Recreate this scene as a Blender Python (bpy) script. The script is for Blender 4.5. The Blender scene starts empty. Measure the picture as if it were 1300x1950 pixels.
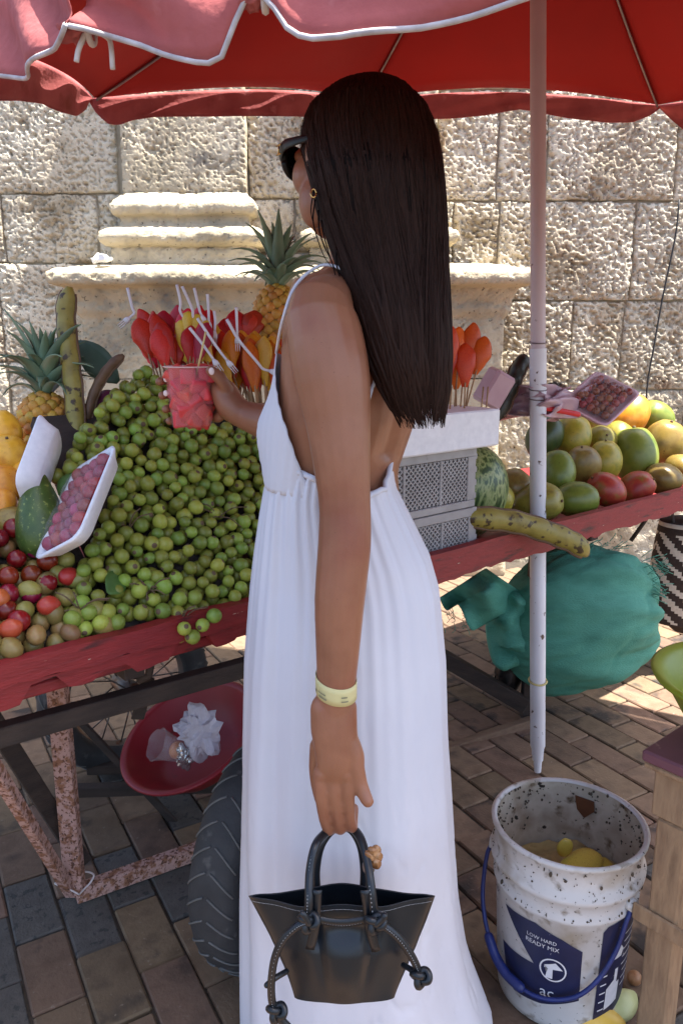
import bpy, bmesh, math, random
import numpy as np
from mathutils import Vector, Matrix
random.seed(7); rng = np.random.default_rng(7)
SC = bpy.context.scene
COL = SC.collection
# ------------------------------------------------------------------ camera
F = 1450.0; HC = 1.32; PIT = math.atan(325 / F)
cp, sp = math.cos(PIT), math.sin(PIT)
cam_d = bpy.data.cameras.new('camera'); cam = bpy.data.objects.new('camera', cam_d); COL.objects.link(cam)
cam.location = (0, 0, HC); cam.rotation_euler = (math.pi / 2 - PIT, 0, 0)
cam_d.sensor_fit = 'VERTICAL'; cam_d.sensor_height = 36; cam_d.lens = 36 * F / 1950
cam_d.clip_start = 0.05; cam_d.clip_end = 500
SC.camera = cam
# ------------------------------------------------------------------ sky, sun, exposure
SUN = Vector((0.36, -0.06, 1.0)).normalized()
w = bpy.data.worlds.new('World'); SC.world = w; w.use_nodes = True
nt = w.node_tree
sky = nt.nodes.new('ShaderNodeTexSky'); sky.sky_type = 'NISHITA'; sky.sun_disc = False; sky.air_density = .75; sky.dust_density = 2.5; sky.ozone_density = .6
sky.sun_elevation = math.asin(SUN.z); sky.sun_rotation = math.atan2(SUN.x, SUN.y)
nt.links.new(sky.outputs[0], nt.nodes['Background'].inputs[0]); nt.nodes['Background'].inputs[1].default_value = 0.13
sl = bpy.data.lights.new('sun', 'SUN'); sl.energy = 5.0; sl.angle = math.radians(0.5); sl.color = (1, 0.95, 0.87)
so = bpy.data.objects.new('sun', sl); COL.objects.link(so); so.rotation_euler = (-SUN).to_track_quat('-Z', 'Y').to_euler()
SC.view_settings.view_transform = 'Standard'; SC.view_settings.look = 'None'
SC.view_settings.exposure = 1.95; SC.view_settings.gamma = 1; SC.view_settings.use_curve_mapping = False
SC.cycles.max_bounces = 8; SC.cycles.transparent_max_bounces = 16
# ------------------------------------------------------------------ places
def ray(px, py):
    u = (px - 650) / F; v = (975 - py) / F
    return np.array([u, cp + v * sp, -sp + v * cp])
def P(px, py, Y):                                   # point of the place at distance Y
    r = ray(px, py); return np.array([0, 0, HC]) + r * (Y / r[1])
def K(px, py, Y): return Y / ray(px, py)[1]
def G(px, py, z=0.0):                               # point at height z
    r = ray(px, py); k = (z - HC) / r[2]; return np.array([0, 0, HC]) + r * k
def pix(p):
    x, y, z = p[0], p[1], p[2] - HC
    zc = y * cp - z * sp; yc = y * sp + z * cp
    return 650 + F * x / zc, 975 - F * yc / zc
CA = math.radians(40.5)
CU = np.array([math.cos(CA), math.sin(CA), 0]); CN = np.array([-math.sin(CA), math.cos(CA), 0])
CO = np.array([-0.534, 1.105, 0.0])
def C(t, d, z): return CO + CU * t + CN * d + np.array([0, 0, z])   # cart coordinates
def td(p): q = np.asarray(p) - CO; return float(q @ CU), float(q @ CN)
def onslope(px, py, z0, s):                         # hit of a slope z = z0 + s*d rising from the cart's front
    r = ray(px, py); o = np.array([0, 0, HC])
    d0 = float((o - CO) @ CN); dr = float(r @ CN)
    k = (z0 + s * d0 - o[2]) / (r[2] - s * dr)
    return o + r * k, k
# ------------------------------------------------------------------ noise
def hsh(i, j, s):
    n = (i.astype(np.int64) * 374761393 + j.astype(np.int64) * 668265263 + s * 1442695041) & 0x7fffffff
    n = ((n ^ (n >> 13)) * 1274126177) & 0x7fffffff
    return ((n ^ (n >> 16)) & 0xffff) / 65535.0
def vn(x, y, s=0):
    x = np.asarray(x, float); y = np.asarray(y, float)
    i = np.floor(x); j = np.floor(y); a = x - i; b = y - j; a = a * a * (3 - 2 * a); b = b * b * (3 - 2 * b)
    return (hsh(i, j, s) * (1 - a) + hsh(i + 1, j, s) * a) * (1 - b) + (hsh(i, j + 1, s) * (1 - a) + hsh(i + 1, j + 1, s) * a) * b
# ------------------------------------------------------------------ mesh helpers
class MB:
    def __init__(s): s.v = []; s.f = []; s.n = 0
    def add(s, v, f):
        v = np.asarray(v, float).reshape(-1, 3); s.v.append(v)
        s.f += [tuple(i + s.n for i in q) for q in f]; s.n += len(v); return s
    def build(s, name, mat, parent=None, smooth=True, **k):
        return obj(name, np.concatenate(s.v), s.f, mat, parent, smooth, **k)
def mesh(name, v, f, mat, smooth=True):
    me = bpy.data.meshes.new(name); me.from_pydata([tuple(q) for q in np.asarray(v, float)], [], f)
    if smooth: me.polygons.foreach_set('use_smooth', [True] * len(me.polygons))
    if mat is not None: me.materials.append(mat)
    me.update(); return me
def link(o, parent=None):
    COL.objects.link(o)
    if parent is not None: o.parent = parent
    return o
def obj(name, v, f, mat, parent=None, smooth=True, local=False, auto=None):
    v = np.asarray(v, float)
    if parent is not None and not local: v = v - ORG.get(parent.name, np.zeros(3))
    o = bpy.data.objects.new(name, mesh(name, v, f, mat, smooth)); link(o, parent)
    ORG[o.name] = ORG.get(parent.name, np.zeros(3)) if (parent is not None and not local) else np.zeros(3)
    if auto is not None: sharp(o.data, auto)
    return o
def sharp(me, deg):
    bm = bmesh.new(); bm.from_mesh(me); bmesh.ops.recalc_face_normals(bm, faces=bm.faces)
    for e in bm.edges:
        e.smooth = len(e.link_faces) == 2 and e.calc_face_angle(0) < math.radians(deg)
    bm.to_mesh(me); bm.free()
ORG = {}                                             # world origin of each (unrotated) thing
def tag(o, label, cat, group=None):
    o['label'] = label; o['category'] = cat
    if group: o['group'] = group
    return o
def thing(name, label, cat, loc=(0, 0, 0), group=None):
    o = bpy.data.objects.new(name, None); o.empty_display_size = 0.05; COL.objects.link(o)
    o.location = tuple(float(a) for a in loc); ORG[o.name] = np.array(loc, float)
    return tag(o, label, cat, group)
def inst(name, me, loc, rot=(0, 0, 0), sc=1, parent=None):
    o = bpy.data.objects.new(name, me); link(o, parent)
    l = np.asarray(loc, float)
    if parent is not None: l = l - ORG.get(parent.name, np.zeros(3))
    o.location = tuple(l); o.rotation_euler = rot
    o.scale = (sc,) * 3 if np.isscalar(sc) else tuple(sc)
    return o
def frames(pts):
    pts = np.asarray(pts, float); n = len(pts)
    t = np.gradient(pts, axis=0); t /= np.linalg.norm(t, axis=1)[:, None] + 1e-12
    a = np.array([0, 0, 1.0]) if abs(t[0][2]) < .9 else np.array([1.0, 0, 0])
    u = np.cross(t[0], a); u /= np.linalg.norm(u); U = [u]
    for i in range(1, n):
        u = U[-1] - t[i] * (U[-1] @ t[i]); u /= np.linalg.norm(u) + 1e-12; U.append(u)
    U = np.array(U); return t, U, np.cross(t, U)
def spl(pts, n):                                     # catmull-rom resample (any dimension)
    p = np.asarray(pts, float); m = len(p)
    q = np.vstack([2 * p[0] - p[1], p, 2 * p[-1] - p[-2]])
    s = np.linspace(0, m - 1 - 1e-9, n); i = s.astype(int); a = (s - i)[:, None]
    p0, p1, p2, p3 = q[i], q[i + 1], q[i + 2], q[i + 3]
    return .5 * (2 * p1 + (p2 - p0) * a + (2 * p0 - 5 * p1 + 4 * p2 - p3) * a ** 2 + (3 * p1 - p0 - 3 * p2 + p3) * a ** 3)
def rings(R, caps=True, closed=True, loop=False):    # R: k x n x 3
    R = np.asarray(R, float); k, n, _ = R.shape; f = []
    m = n if closed else n - 1
    for i in range(k if loop else k - 1):
        i2 = (i + 1) % k
        for j in range(m):
            j2 = (j + 1) % n
            f.append((i * n + j, i * n + j2, i2 * n + j2, i2 * n + j))
    if caps and closed and not loop:
        f.append(tuple(range(n - 1, -1, -1))); f.append(tuple((k - 1) * n + j for j in range(n)))
    return R.reshape(-1, 3), f
def tube(pts, r, n=10, asp=1.0, ref=None, caps=True, round_ends=False):
    pts = np.asarray(pts, float); r = np.broadcast_to(np.asarray(r, float), (len(pts),)).copy()
    if round_ends:
        a = pts[0] - (pts[1] - pts[0]) / np.linalg.norm(pts[1] - pts[0]) * r[0]
        b = pts[-1] + (pts[-1] - pts[-2]) / np.linalg.norm(pts[-1] - pts[-2]) * r[-1]
        def mid(p, q, rr):
            return [q * (1 - c) + p * c for c in (.97, .78, .45)], [rr * c for c in (.24, .63, .89)]
        pa, ra = mid(a, pts[0], r[0]); pb, rb = mid(b, pts[-1], r[-1])
        pts = np.vstack([pa, pts, pb[::-1]]); r = np.concatenate([ra, r, rb[::-1]])
    t, U, V = frames(pts)
    if ref is not None:
        ref = np.asarray(ref, float); U = ref[None] - t * (t @ ref)[:, None]; U /= np.linalg.norm(U, axis=1)[:, None]; V = np.cross(t, U)
    a = np.linspace(0, 2 * math.pi, n, endpoint=False)
    R = pts[:, None] + r[:, None, None] * (np.cos(a)[None, :, None] * U[:, None] * asp + np.sin(a)[None, :, None] * V[:, None])
    return rings(R, caps)
def lathe(prof, n=32, M=None, caps=False):           # profile (r, z)
    a = np.linspace(0, 2 * math.pi, n, endpoint=False)
    R = np.array([[(r * math.cos(b), r * math.sin(b), z) for b in a] for r, z in prof])
    v, f = rings(R, caps)
    if M is not None: v = xf(v, M)
    return v, f
def xf(v, M):
    v = np.asarray(v, float); A = np.array(M); return v @ A[:3, :3].T + A[:3, 3]
def basis(x, y, z, o):
    M = np.eye(4); M[:3, 0] = x; M[:3, 1] = y; M[:3, 2] = z; M[:3, 3] = o; return M
def ellip(c, ax, n=16, m=10):                        # ax: 3 axis vectors
    c = np.asarray(c, float); ax = [np.asarray(a, float) for a in ax]; R = []
    for i in range(m + 1):
        ph = -math.pi / 2 + math.pi * (i * .98 + .01 * m) / m
        a = np.linspace(0, 2 * math.pi, n, endpoint=False)
        R.append(c + np.cos(a)[:, None] * math.cos(ph) * ax[0] + np.sin(a)[:, None] * math.cos(ph) * ax[1] + math.sin(ph) * ax[2])
    return rings(np.array(R))
def box(lo, hi, bev=0.0, M=None, seg=1):
    bm = bmesh.new(); bmesh.ops.create_cube(bm, size=1)
    lo = np.array(lo, float); hi = np.array(hi, float)
    for v in bm.verts: v.co = Vector((lo + hi) / 2 + np.array(v.co) * (hi - lo))
    if bev: bmesh.ops.bevel(bm, geom=bm.edges[:], offset=bev, segments=seg, affect='EDGES', profile=.5)
    bm.verts.index_update()
    v = np.array([q.co[:] for q in bm.verts]); f = [tuple(x.index for x in q.verts) for q in bm.faces]; bm.free()
    if M is not None: v = xf(v, M)
    return v, f
def cbox(t0, t1, d0, d1, z0, z1, bev=0.003):         # box in cart coordinates
    return box((t0, d0, z0), (t1, d1, z1), bev, basis(CU, CN, (0, 0, 1), CO))
def bar(a, b, wd, ht, bev=0.002, up=(0, 0, 1)):
    a = np.asarray(a, float); b = np.asarray(b, float); L = np.linalg.norm(b - a); x = (b - a) / L
    y = np.cross(up, x); y /= np.linalg.norm(y); z = np.cross(x, y)
    return box((0, -wd / 2, -ht / 2), (L, wd / 2, ht / 2), bev, basis(x, y, z, a))
def grid(Pt):                                        # open sheet from k x n x 3
    return rings(Pt, False, False)
def thick(v, f, off):                                # double a sheet into a thin shell
    me = bpy.data.meshes.new('t'); me.from_pydata([tuple(q) for q in v], [], f); bm = bmesh.new(); bm.from_mesh(me)
    bmesh.ops.recalc_face_normals(bm, faces=bm.faces); bmesh.ops.solidify(bm, geom=bm.faces[:], thickness=off)
    v = np.array([q.co[:] for q in bm.verts]); bm.verts.index_update(); f = [tuple(x.index for x in q.verts) for q in bm.faces]
    bm.free(); bpy.data.meshes.remove(me); return v, f
# ------------------------------------------------------------------ materials
def lin(c):
    return tuple(((x / 255) / 12.92 if x / 255 <= .04045 else ((x / 255 + .055) / 1.055) ** 2.4) for x in c)
MATS = {}
def M(name, cols, scale=8, rough=.6, metal=0, bump=0, bscale=40, spots=(), rand=0, hue=0, trans=0, sss=0, coat=0,
      stretch=(1, 1, 1), detail=6, contrast=.25, spec=.5, dist=.004, alpha=1, objco=True):
    m = bpy.data.materials.new(name); m.use_nodes = True; MATS[name] = m
    N = m.node_tree.nodes; L = m.node_tree.links; b = N['Principled BSDF']; out = N['Material Output']
    tc = N.new('ShaderNodeTexCoord'); mp = N.new('ShaderNodeMapping'); mp.inputs['Scale'].default_value = stretch
    L.new(tc.outputs['Object'], mp.inputs['Vector'])
    vec = mp.outputs[0]
    if rand or hue:
        oi = N.new('ShaderNodeObjectInfo'); ad = N.new('ShaderNodeVectorMath'); ad.operation = 'ADD'
        sc = N.new('ShaderNodeMath'); sc.operation = 'MULTIPLY'; sc.inputs[1].default_value = 37
        L.new(oi.outputs['Random'], sc.inputs[0]); L.new(vec, ad.inputs[0]); L.new(sc.outputs[0], ad.inputs[1]); vec = ad.outputs[0]
    nz = N.new('ShaderNodeTexNoise'); nz.inputs['Scale'].default_value = scale; nz.inputs['Detail'].default_value = detail
    L.new(vec, nz.inputs['Vector'])
    cr = N.new('ShaderNodeValToRGB'); el = cr.color_ramp.elements
    n = len(cols); lo, hi = .5 - contrast, .5 + contrast
    for i, c in enumerate(cols):
        p = lo + (hi - lo) * (i / max(1, n - 1))
        e = el[i] if i < 2 else el.new(p)
        e.position = p; e.color = (*lin(c), 1)
    if n == 1: el[1].color = el[0].color
    L.new(nz.outputs['Fac'], cr.inputs[0]); col = cr.outputs[0]
    rsock = None
    for (sc_, ssc, th, sft) in spots:
        n2 = N.new('ShaderNodeTexNoise'); n2.inputs['Scale'].default_value = ssc; n2.inputs['Detail'].default_value = 4
        L.new(vec, n2.inputs['Vector'])
        mr = N.new('ShaderNodeMapRange'); mr.inputs[1].default_value = th; mr.inputs[2].default_value = th + sft
        L.new(n2.outputs['Fac'], mr.inputs[0])
        mx = N.new('ShaderNodeMix'); mx.data_type = 'RGBA'; L.new(mr.outputs[0], mx.inputs[0]); L.new(col, mx.inputs[6])
        mx.inputs[7].default_value = (*lin(sc_), 1); col = mx.outputs[2]
    if rand or hue:
        hs = N.new('ShaderNodeHueSaturation')
        m1 = N.new('ShaderNodeMapRange'); m1.inputs[3].default_value = 1 - rand; m1.inputs[4].default_value = 1 + rand
        L.new(oi.outputs['Random'], m1.inputs[0]); L.new(m1.outputs[0], hs.inputs['Value'])
        if hue:
            fr = N.new('ShaderNodeMath'); fr.operation = 'MULTIPLY'; fr.inputs[1].default_value = 7.31; L.new(oi.outputs['Random'], fr.inputs[0])
            fc = N.new('ShaderNodeMath'); fc.operation = 'FRACT'; L.new(fr.outputs[0], fc.inputs[0])
            m2 = N.new('ShaderNodeMapRange'); m2.inputs[3].default_value = .5 - hue; m2.inputs[4].default_value = .5 + hue
            L.new(fc.outputs[0], m2.inputs[0]); L.new(m2.outputs[0], hs.inputs['Hue'])
        L.new(col, hs.inputs['Color']); col = hs.outputs[0]
    L.new(col, b.inputs['Base Color'])
    b.inputs['Roughness'].default_value = rough; b.inputs['Metallic'].default_value = metal
    b.inputs['Specular IOR Level'].default_value = spec
    if sss:
        b.inputs['Subsurface Weight'].default_value = sss; b.inputs['Subsurface Radius'].default_value = (1, .4, .2); b.inputs['Subsurface Scale'].default_value = .008
    if coat: b.inputs['Coat Weight'].default_value = coat; b.inputs['Coat Roughness'].default_value = .1
    if bump:
        nb = N.new('ShaderNodeTexNoise'); nb.inputs['Scale'].default_value = bscale; nb.inputs['Detail'].default_value = 8
        L.new(vec, nb.inputs['Vector']); bp = N.new('ShaderNodeBump'); bp.inputs['Strength'].default_value = bump; bp.inputs['Distance'].default_value = dist
        L.new(nb.outputs['Fac'], bp.inputs['Height']); L.new(bp.outputs[0], b.inputs['Normal'])
    if trans:
        t = N.new('ShaderNodeBsdfTranslucent'); L.new(col, t.inputs[0]); ms = N.new('ShaderNodeMixShader'); ms.inputs[0].default_value = trans
        L.new(b.outputs[0], ms.inputs[1]); L.new(t.outputs[0], ms.inputs[2]); L.new(ms.outputs[0], out.inputs[0])
    return m
def clear(name, col=(1, 1, 1), gloss=.12, rough=.05, milky=0, mcol=(230, 230, 235)):
    m = bpy.data.materials.new(name); m.use_nodes = True; N = m.node_tree.nodes; L = m.node_tree.links; out = N['Material Output']
    N.remove(N['Principled BSDF'])
    t = N.new('ShaderNodeBsdfTransparent'); t.inputs[0].default_value = (*col, 1); g = N.new('ShaderNodeBsdfGlossy'); g.inputs['Roughness'].default_value = rough
    lw = N.new('ShaderNodeLayerWeight'); lw.inputs[0].default_value = .5; pw = N.new('ShaderNodeMath'); pw.operation = 'POWER'; pw.inputs[1].default_value = 2.5; mu = N.new('ShaderNodeMath'); mu.operation = 'MULTIPLY_ADD'; mu.inputs[1].default_value = gloss * 2; mu.inputs[2].default_value = .02; ms = N.new('ShaderNodeMixShader')
    L.new(lw.outputs['Facing'], pw.inputs[0]); L.new(pw.outputs[0], mu.inputs[0]); L.new(mu.outputs[0], ms.inputs[0]); L.new(t.outputs[0], ms.inputs[1]); L.new(g.outputs[0], ms.inputs[2]); s = ms.outputs[0]
    if milky:
        d = N.new('ShaderNodeBsdfDiffuse'); d.inputs[0].default_value = (*lin(mcol), 1); m2 = N.new('ShaderNodeMixShader'); m2.inputs[0].default_value = milky
        L.new(s, m2.inputs[1]); L.new(d.outputs[0], m2.inputs[2]); s = m2.outputs[0]
    L.new(s, out.inputs[0]); return m
# ================================================================== setting: ground
m_mort = M('paving_sand', [(54, 48, 42), (76, 68, 58)], 60, .95, bump=.5, bscale=200)
m_pav = M('brick_paver', [(98, 78, 60), (120, 98, 78), (86, 70, 56)], 14, .85, bump=.6, bscale=120, rand=.26, hue=.015,
          spots=[((60, 53, 48), 7, .58, .12), ((140, 124, 108), 90, .66, .1)], dist=.003)
m_slab = M('grey_slab', [(74, 71, 66), (92, 88, 82)], 30, .85, bump=.6, bscale=160, rand=.12, spots=[((60, 60, 58), 55, .58, .06)], dist=.004)
GA = math.radians(30.5)
ga = np.array([math.cos(GA), math.sin(GA), 0]); gb = np.array([math.sin(GA), -math.cos(GA), 0])
def plane_sheet(name, s, z, mat):
    o = obj(name, [(-s, -s, z), (s, -s, z), (s, s, z), (-s, s, z)], [(0, 1, 2, 3)], mat, smooth=False); o['kind'] = 'structure'; return o
ground = plane_sheet('ground', 60, -0.006, m_mort)
pv = []
W_, L_ = .108, .216
for i in range(-50, 75):                              # courses run along gb, stacked along ga
    for j in range(-50, 50):
        c = ga * (i + .5) * W_ + gb * (j + .5 + .5 * (i % 2)) * L_
        if not (.35 < c[1] < 4.3 and abs(c[0]) < .75 + .72 * c[1]): continue
        pv.append((c, i, j))
def slabby(i, j):                                     # two darker granite bands cross the brick
    c = ga * (i + .5) * W_ + gb * (j + .5 + .5 * (i % 2)) * L_
    return -2.04 < c @ gb < -1.62 and c[0] < 3 and False
pm = []
for k in range(6):
    v, f = box((-W_ / 2 + .0025, -L_ / 2 + .0025, -.03), (W_ / 2 - .0025, L_ / 2 - .0025, 0), .004)
    v[:, 2] += (vn(v[:, 0] * 30 + k * 9, v[:, 1] * 30, k) - .5) * .003
    v[:, :2] += (np.stack([vn(v[:, 0] * 70, v[:, 1] * 70, k + 3), vn(v[:, 0] * 70, v[:, 1] * 70, k + 9)], 1) - .5) * .005
    pm.append(mesh('paver', v, f, m_pav, smooth=False))
pms = []
for q in pm:
    q2 = q.copy(); q2.materials.clear(); q2.materials.append(m_slab); pms.append(q2)
pv.sort(key=lambda q: q[0][1] * 1 + (3 if abs(pix((*q[0][:2], 0))[0] - 650) > 760 or pix((*q[0][:2], 0))[1] > 2080 else 0))
rest = MB()
g1 = G(100, 1755); g0 = float(g1 @ gb)
for n, (c, i, j) in enumerate(pv):
    rz = GA + random.gauss(0, .006)
    z = random.uniform(0, .006)
    grey = (abs(c @ gb - g0) < .14 and (c @ ga) < float(g1 @ ga) + .3) or (c[1] < 2.3 and random.random() < .08)
    k = random.randrange(6)
    if n < 300:
        inst('paver', (pms if grey else pm)[k], (c[0], c[1], z), (0, 0, rz), 1, ground)
    else:
        me = pm[k]; v = np.array([q.co[:] for q in me.vertices]); f = [tuple(p.vertices) for p in me.polygons]
        rest.add(xf(v, np.array(Matrix.Translation((c[0], c[1], z)) @ Matrix.Rotation(rz, 4, 'Z'))), f)
o = rest.build('far_pavers', m_pav, ground, smooth=False); o['kind'] = 'stuff'
# ================================================================== stone wall
YW = 4.5
m_stone = M('coral_stone', [(142, 128, 104), (182, 170, 147), (198, 189, 168), (160, 148, 126)], 2.2, .95, bump=.65, bscale=70, detail=9,
            spots=[((132, 106, 80), 4, .60, .16), ((128, 122, 110), 26, .62, .1), ((84, 74, 60), 58, .645, .05), ((64, 56, 46), 110, .67, .05)], rand=.10, contrast=.2, dist=.012)
m_stone2 = M('weathered_stone', [(140, 130, 108), (178, 166, 140), (194, 184, 160)], 3, .95, bump=.45, bscale=80, detail=9,
             spots=[((122, 116, 104), 4.5, .60, .16), ((92, 84, 70), 52, .65, .06)], rand=.06, contrast=.22, dist=.01)
m_joint = M('wall_mortar', [(150, 140, 122), (180, 170, 150)], 14, .95, bump=.6, bscale=90)
wall = thing('stone_wall', 'old pitted coral stone block wall with pilasters behind the fruit cart', 'wall', (0, YW, 0))
def wz(y, Y=YW): return P(650, y, Y)[2]
def wx(x, y, Y=YW): return P(x, y, Y)[0]
def pit(x, z, s, dens):
    n = vn(x * 88 + s * 7.7, z * 88, s); n2 = vn(x * 50 + s * 3.1, z * 66, s + 5); n3 = vn(x * 9, z * 9, s + 2)
    th = .74 - .20 * dens
    ss = lambda a, lo, hi: np.clip((a - lo) / (hi - lo), 0, 1)
    return .014 * ss(n, th, th + .10) + .016 * ss(n2 * (.75 + .5 * n3), th + .02, th + .14) + .008 * n3 + .004 * vn(x * 120, z * 120, s + 8)
def block(x0, x1, z0, z1, yf, dep, s, dens, name='stone_block', res=.0068, mat=None, edge=.012):
    nx = max(6, int((x1 - x0) / res)); nz_ = max(6, int((z1 - z0) / res))
    xs = np.concatenate([[x0], np.linspace(x0, x1, nx), [x1]]); zs = np.concatenate([[z0], np.linspace(z0, z1, nz_), [z1]])
    X, Z = np.meshgrid(xs, zs)
    d = np.minimum(np.minimum(X - x0, x1 - X), np.minimum(Z - z0, z1 - Z))
    er = edge * (.5 + vn(X * 22, Z * 22, s + 11))
    Y = yf + pit(X, Z, s, dens) + er * np.exp(-d / .014) + (hsh(np.array([s]), np.array([3]), 1)[0] - .5) * .02
    Y[0] = Y[-1] = yf + dep; Y[:, 0] = Y[:, -1] = yf + dep
    wob = (vn(X * 14, Z * 14, s + 20) - .5) * .012 * (d < .02)
    v, f = grid(np.stack([X + wob, Y, Z + wob], -1))
    return obj(name, v, [q[::-1] for q in f], mat or m_stone, wall)
xL, xR = -4.9, 5.2
o = obj('mortar_core', *box((xL, YW + .046, 0), (xR, YW + .6, 3.9)), m_joint, wall, smooth=False)
sd = 1
def course(y0, y1, xe, dens, res=.0068, g=4):
    global sd
    for a, b in zip(xe[:-1], xe[1:]):
        ym = (y0 + y1) / 2
        block(wx(a + g / 2, ym), wx(b - g / 2, ym), wz(y1 - g / 2), wz(y0 + g / 2), YW, .07, sd, dens, res=.025 if b < -60 or a > 1390 else res); sd += 1
course(-160, 20, [-950, -720, -500, -300, -40, 226, 470, 640, 836, 1000, 1230, 1500, 1620, 1860, 2120, 2340], .5, .02)
course(20, 168, [-950, -720, -500, -300, 60, 226, 470, 640, 836, 1030, 1250, 1480, 1620, 1860, 2120, 2340], .5, .012)
course(168, 368, [-950, -720, -500, -300, -70, 220], .15); course(368, 501, [-950, -720, -500, -300, 4, 186, 240], .35); course(501, 690, [-950, -720, -500, -300, 2, 170], .1)
course(690, 860, [-950, -720, -500, -300, 20, 200], .4, .012)
course(168, 378, [470, 640, 700], .45); course(378, 480, [470, 560, 660, 760, 840], .4, .012); course(480, 560, [470, 840], .4, .02)
course(168, 382, [834, 950, 1044, 1292, 1480, 1620, 1860, 2120, 2340], .62); course(382, 572, [834, 862, 948, 1207, 1400, 1620, 1860, 2120, 2340], .68)
course(572, 742, [930, 1088, 1186, 1340, 1480, 1620, 1860, 2120, 2340], .58); course(742, 920, [930, 1020, 1160, 1300, 1450, 1620, 1860, 2120, 2340], .7, .012)
for y0, y1 in ((860, 1060), (1060, 1330)):
    course(y0, y1, [-950, -720, -500, -300, -80, 150], .4, .025)
for y0, y1 in ((920, 1100), (1100, 1330)):
    course(y0, y1, [960, 1120, 1300, 1480, 1620, 1860, 2120, 2340], .5, .025)
def mould(name, x0, x1, yf, prof, s, res=.011, mat=None, dens=.6):
    pr = []                                          # resample profile (projection, z)
    for (a, b) in zip(prof[:-1], prof[1:]):
        n = max(1, int(math.hypot(b[0] - a[0], b[1] - a[1]) / res))
        for i in range(n): pr.append((a[0] + (b[0] - a[0]) * i / n, a[1] + (b[1] - a[1]) * i / n))
    pr.append(prof[-1]); rows = []
    nx = int((x1 - x0) / res)
    for (p, z) in pr:
        row = [(x0 - p, YW + .05, z)] + [(x0 - p, YW + .05 + (yf - p - YW - .05) * k / 8, z) for k in range(1, 8)]
        row += [(x0 - p + (x1 - x0 + 2 * p) * k / nx, yf - p, z) for k in range(nx + 1)]
        row += [(x1 + p, YW + .05 + (yf - p - YW - .05) * k / 8, z) for k in range(7, 0, -1)] + [(x1 + p, YW + .05, z)]
        rows.append(row)
    R = np.array(rows); dd = pit(R[..., 0], R[..., 2] * 1.0 + R[..., 1] * .7, s, dens * .6) * .55
    R[..., 1] += dd; R[..., 2] -= dd * .35 + (vn(R[..., 0] * 6, R[..., 2] * 0, s) - .5) * .006
    v, f = grid(R); return obj(name, v, [q[::-1] for q in f], mat or m_stone2, wall)
YP = YW - .12; YB = YW - .26
BP = [(0, 366), (.02, 374), (.042, 379), (.058, 386), (.060, 396), (.048, 406), (.02, 411), (.012, 419), (.022, 429), (.075, 433), (.108, 439), (.118, 449),
      (.108, 459), (.085, 466), (.06, 468), (.058, 470), (.064, 474), (.064, 500), (.05, 507)]
for s, (a, b) in enumerate(((229, 466), (612, 832))):
    xa, xb = wx(a, 300, YP), wx(b, 300, YP)
    z0 = wz(370, YP)
    block(xa, xb, z0, wz(120, YP), YP, .16, 200 + s, -.2, 'pilaster_shaft', mat=m_stone2)
    block(xa, xb, wz(116, YP), wz(-160, YP), YP, .16, 210 + s, .4, 'pilaster_shaft', res=.02)
    mould('base_moulding', xa, xb, YP, [(p, wz(y, YP - p)) for p, y in BP], 220 + s)
LP = [(-.14, 500), (.0, 505), (.10, 511), (.126, 517), (.134, 530), (.120, 540), (.060, 547), (.045, 560), (.030, 572), (.028, 590), (.012, 600), (0, 606), (0, 720)]
xa, xb = wx(152, 560, YB), wx(962, 560, YB)
mould('pedestal_ledge', xa, xb, YB, [(p, wz(y, YB - p)) for p, y in LP], 240)
pb = [(0, wz(722, YB)), (0, .35), (.05, .34), (.06, .02), (.05, 0)]
mould('pedestal', xa, xb, YB, pb, 241, res=.03)
# a thin cable hanging on the wall
pts = [P(1292, 380, YW - .03), P(1285, 450, YW - .03), P(1262, 560, YW - .03), P(1244, 660, YW - .03), P(1230, 750, YW - .03), P(1226, 900, YW - .03)]
m_black = M('black_rubber', [(28, 28, 30), (40, 40, 42)], 20, .6)
tag(obj('cable', *tube(spl(pts, 20), .005, 6), m_black), 'thin dark cable hanging down the pitted stone wall at right', 'cable')
m_tis = M('white_tissue', [(225, 225, 225), (240, 240, 240)], 20, .8)
c = P(196, 500, YB - .05)
v, f = ellip(c + np.array([0, 0, .02]), [(.05, 0, 0), (0, .03, 0), (0, 0, .022)], 18, 12)
v += (np.stack([vn(v[:, 0] * 60, v[:, 2] * 60, 1), vn(v[:, 0] * 60, v[:, 2] * 60, 2), vn(v[:, 0] * 55, v[:, 2] * 70, 3)], 1) - .5) * .03
tag(obj('crumpled_tissue', v, f, m_tis, smooth=False), 'crumpled white tissue lying on the stone ledge of the pilaster base', 'tissue')
# ================================================================== market umbrella
m_red = M('red_canvas', [(150, 18, 13), (166, 24, 16)], 3, .8, bump=.15, bscale=300, trans=.20)
m_pink = M('faded_canvas', [(166, 78, 78), (190, 104, 102), (152, 70, 70)], 7, .9, bump=.5, bscale=60, trans=.22,
           spots=[((150, 70, 62), 9, .62, .1), ((214, 140, 140), 14, .66, .1)])
m_pipe = M('white_piping', [(150, 142, 142), (205, 200, 202)], 40, .9)
m_pole = M('painted_pole', [(196, 176, 176), (212, 196, 196)], 6, .45, spots=[((120, 84, 70), 30, .70, .04)], bump=.1)
m_polew = M('white_pipe', [(208, 206, 208), (226, 225, 228)], 6, .4, spots=[((88, 66, 56), 34, .66, .04), ((150, 132, 120), 12, .64, .1)])
m_cord = M('cotton_cord', [(190, 180, 175), (215, 205, 200)], 60, .9)
m_wire = M('rib_metal', [(120, 110, 110), (150, 140, 140)], 30, .4, metal=.7)
pb_ = G(1023, 1476); ptop = np.array([.475, 2.2, 2.72])
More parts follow.
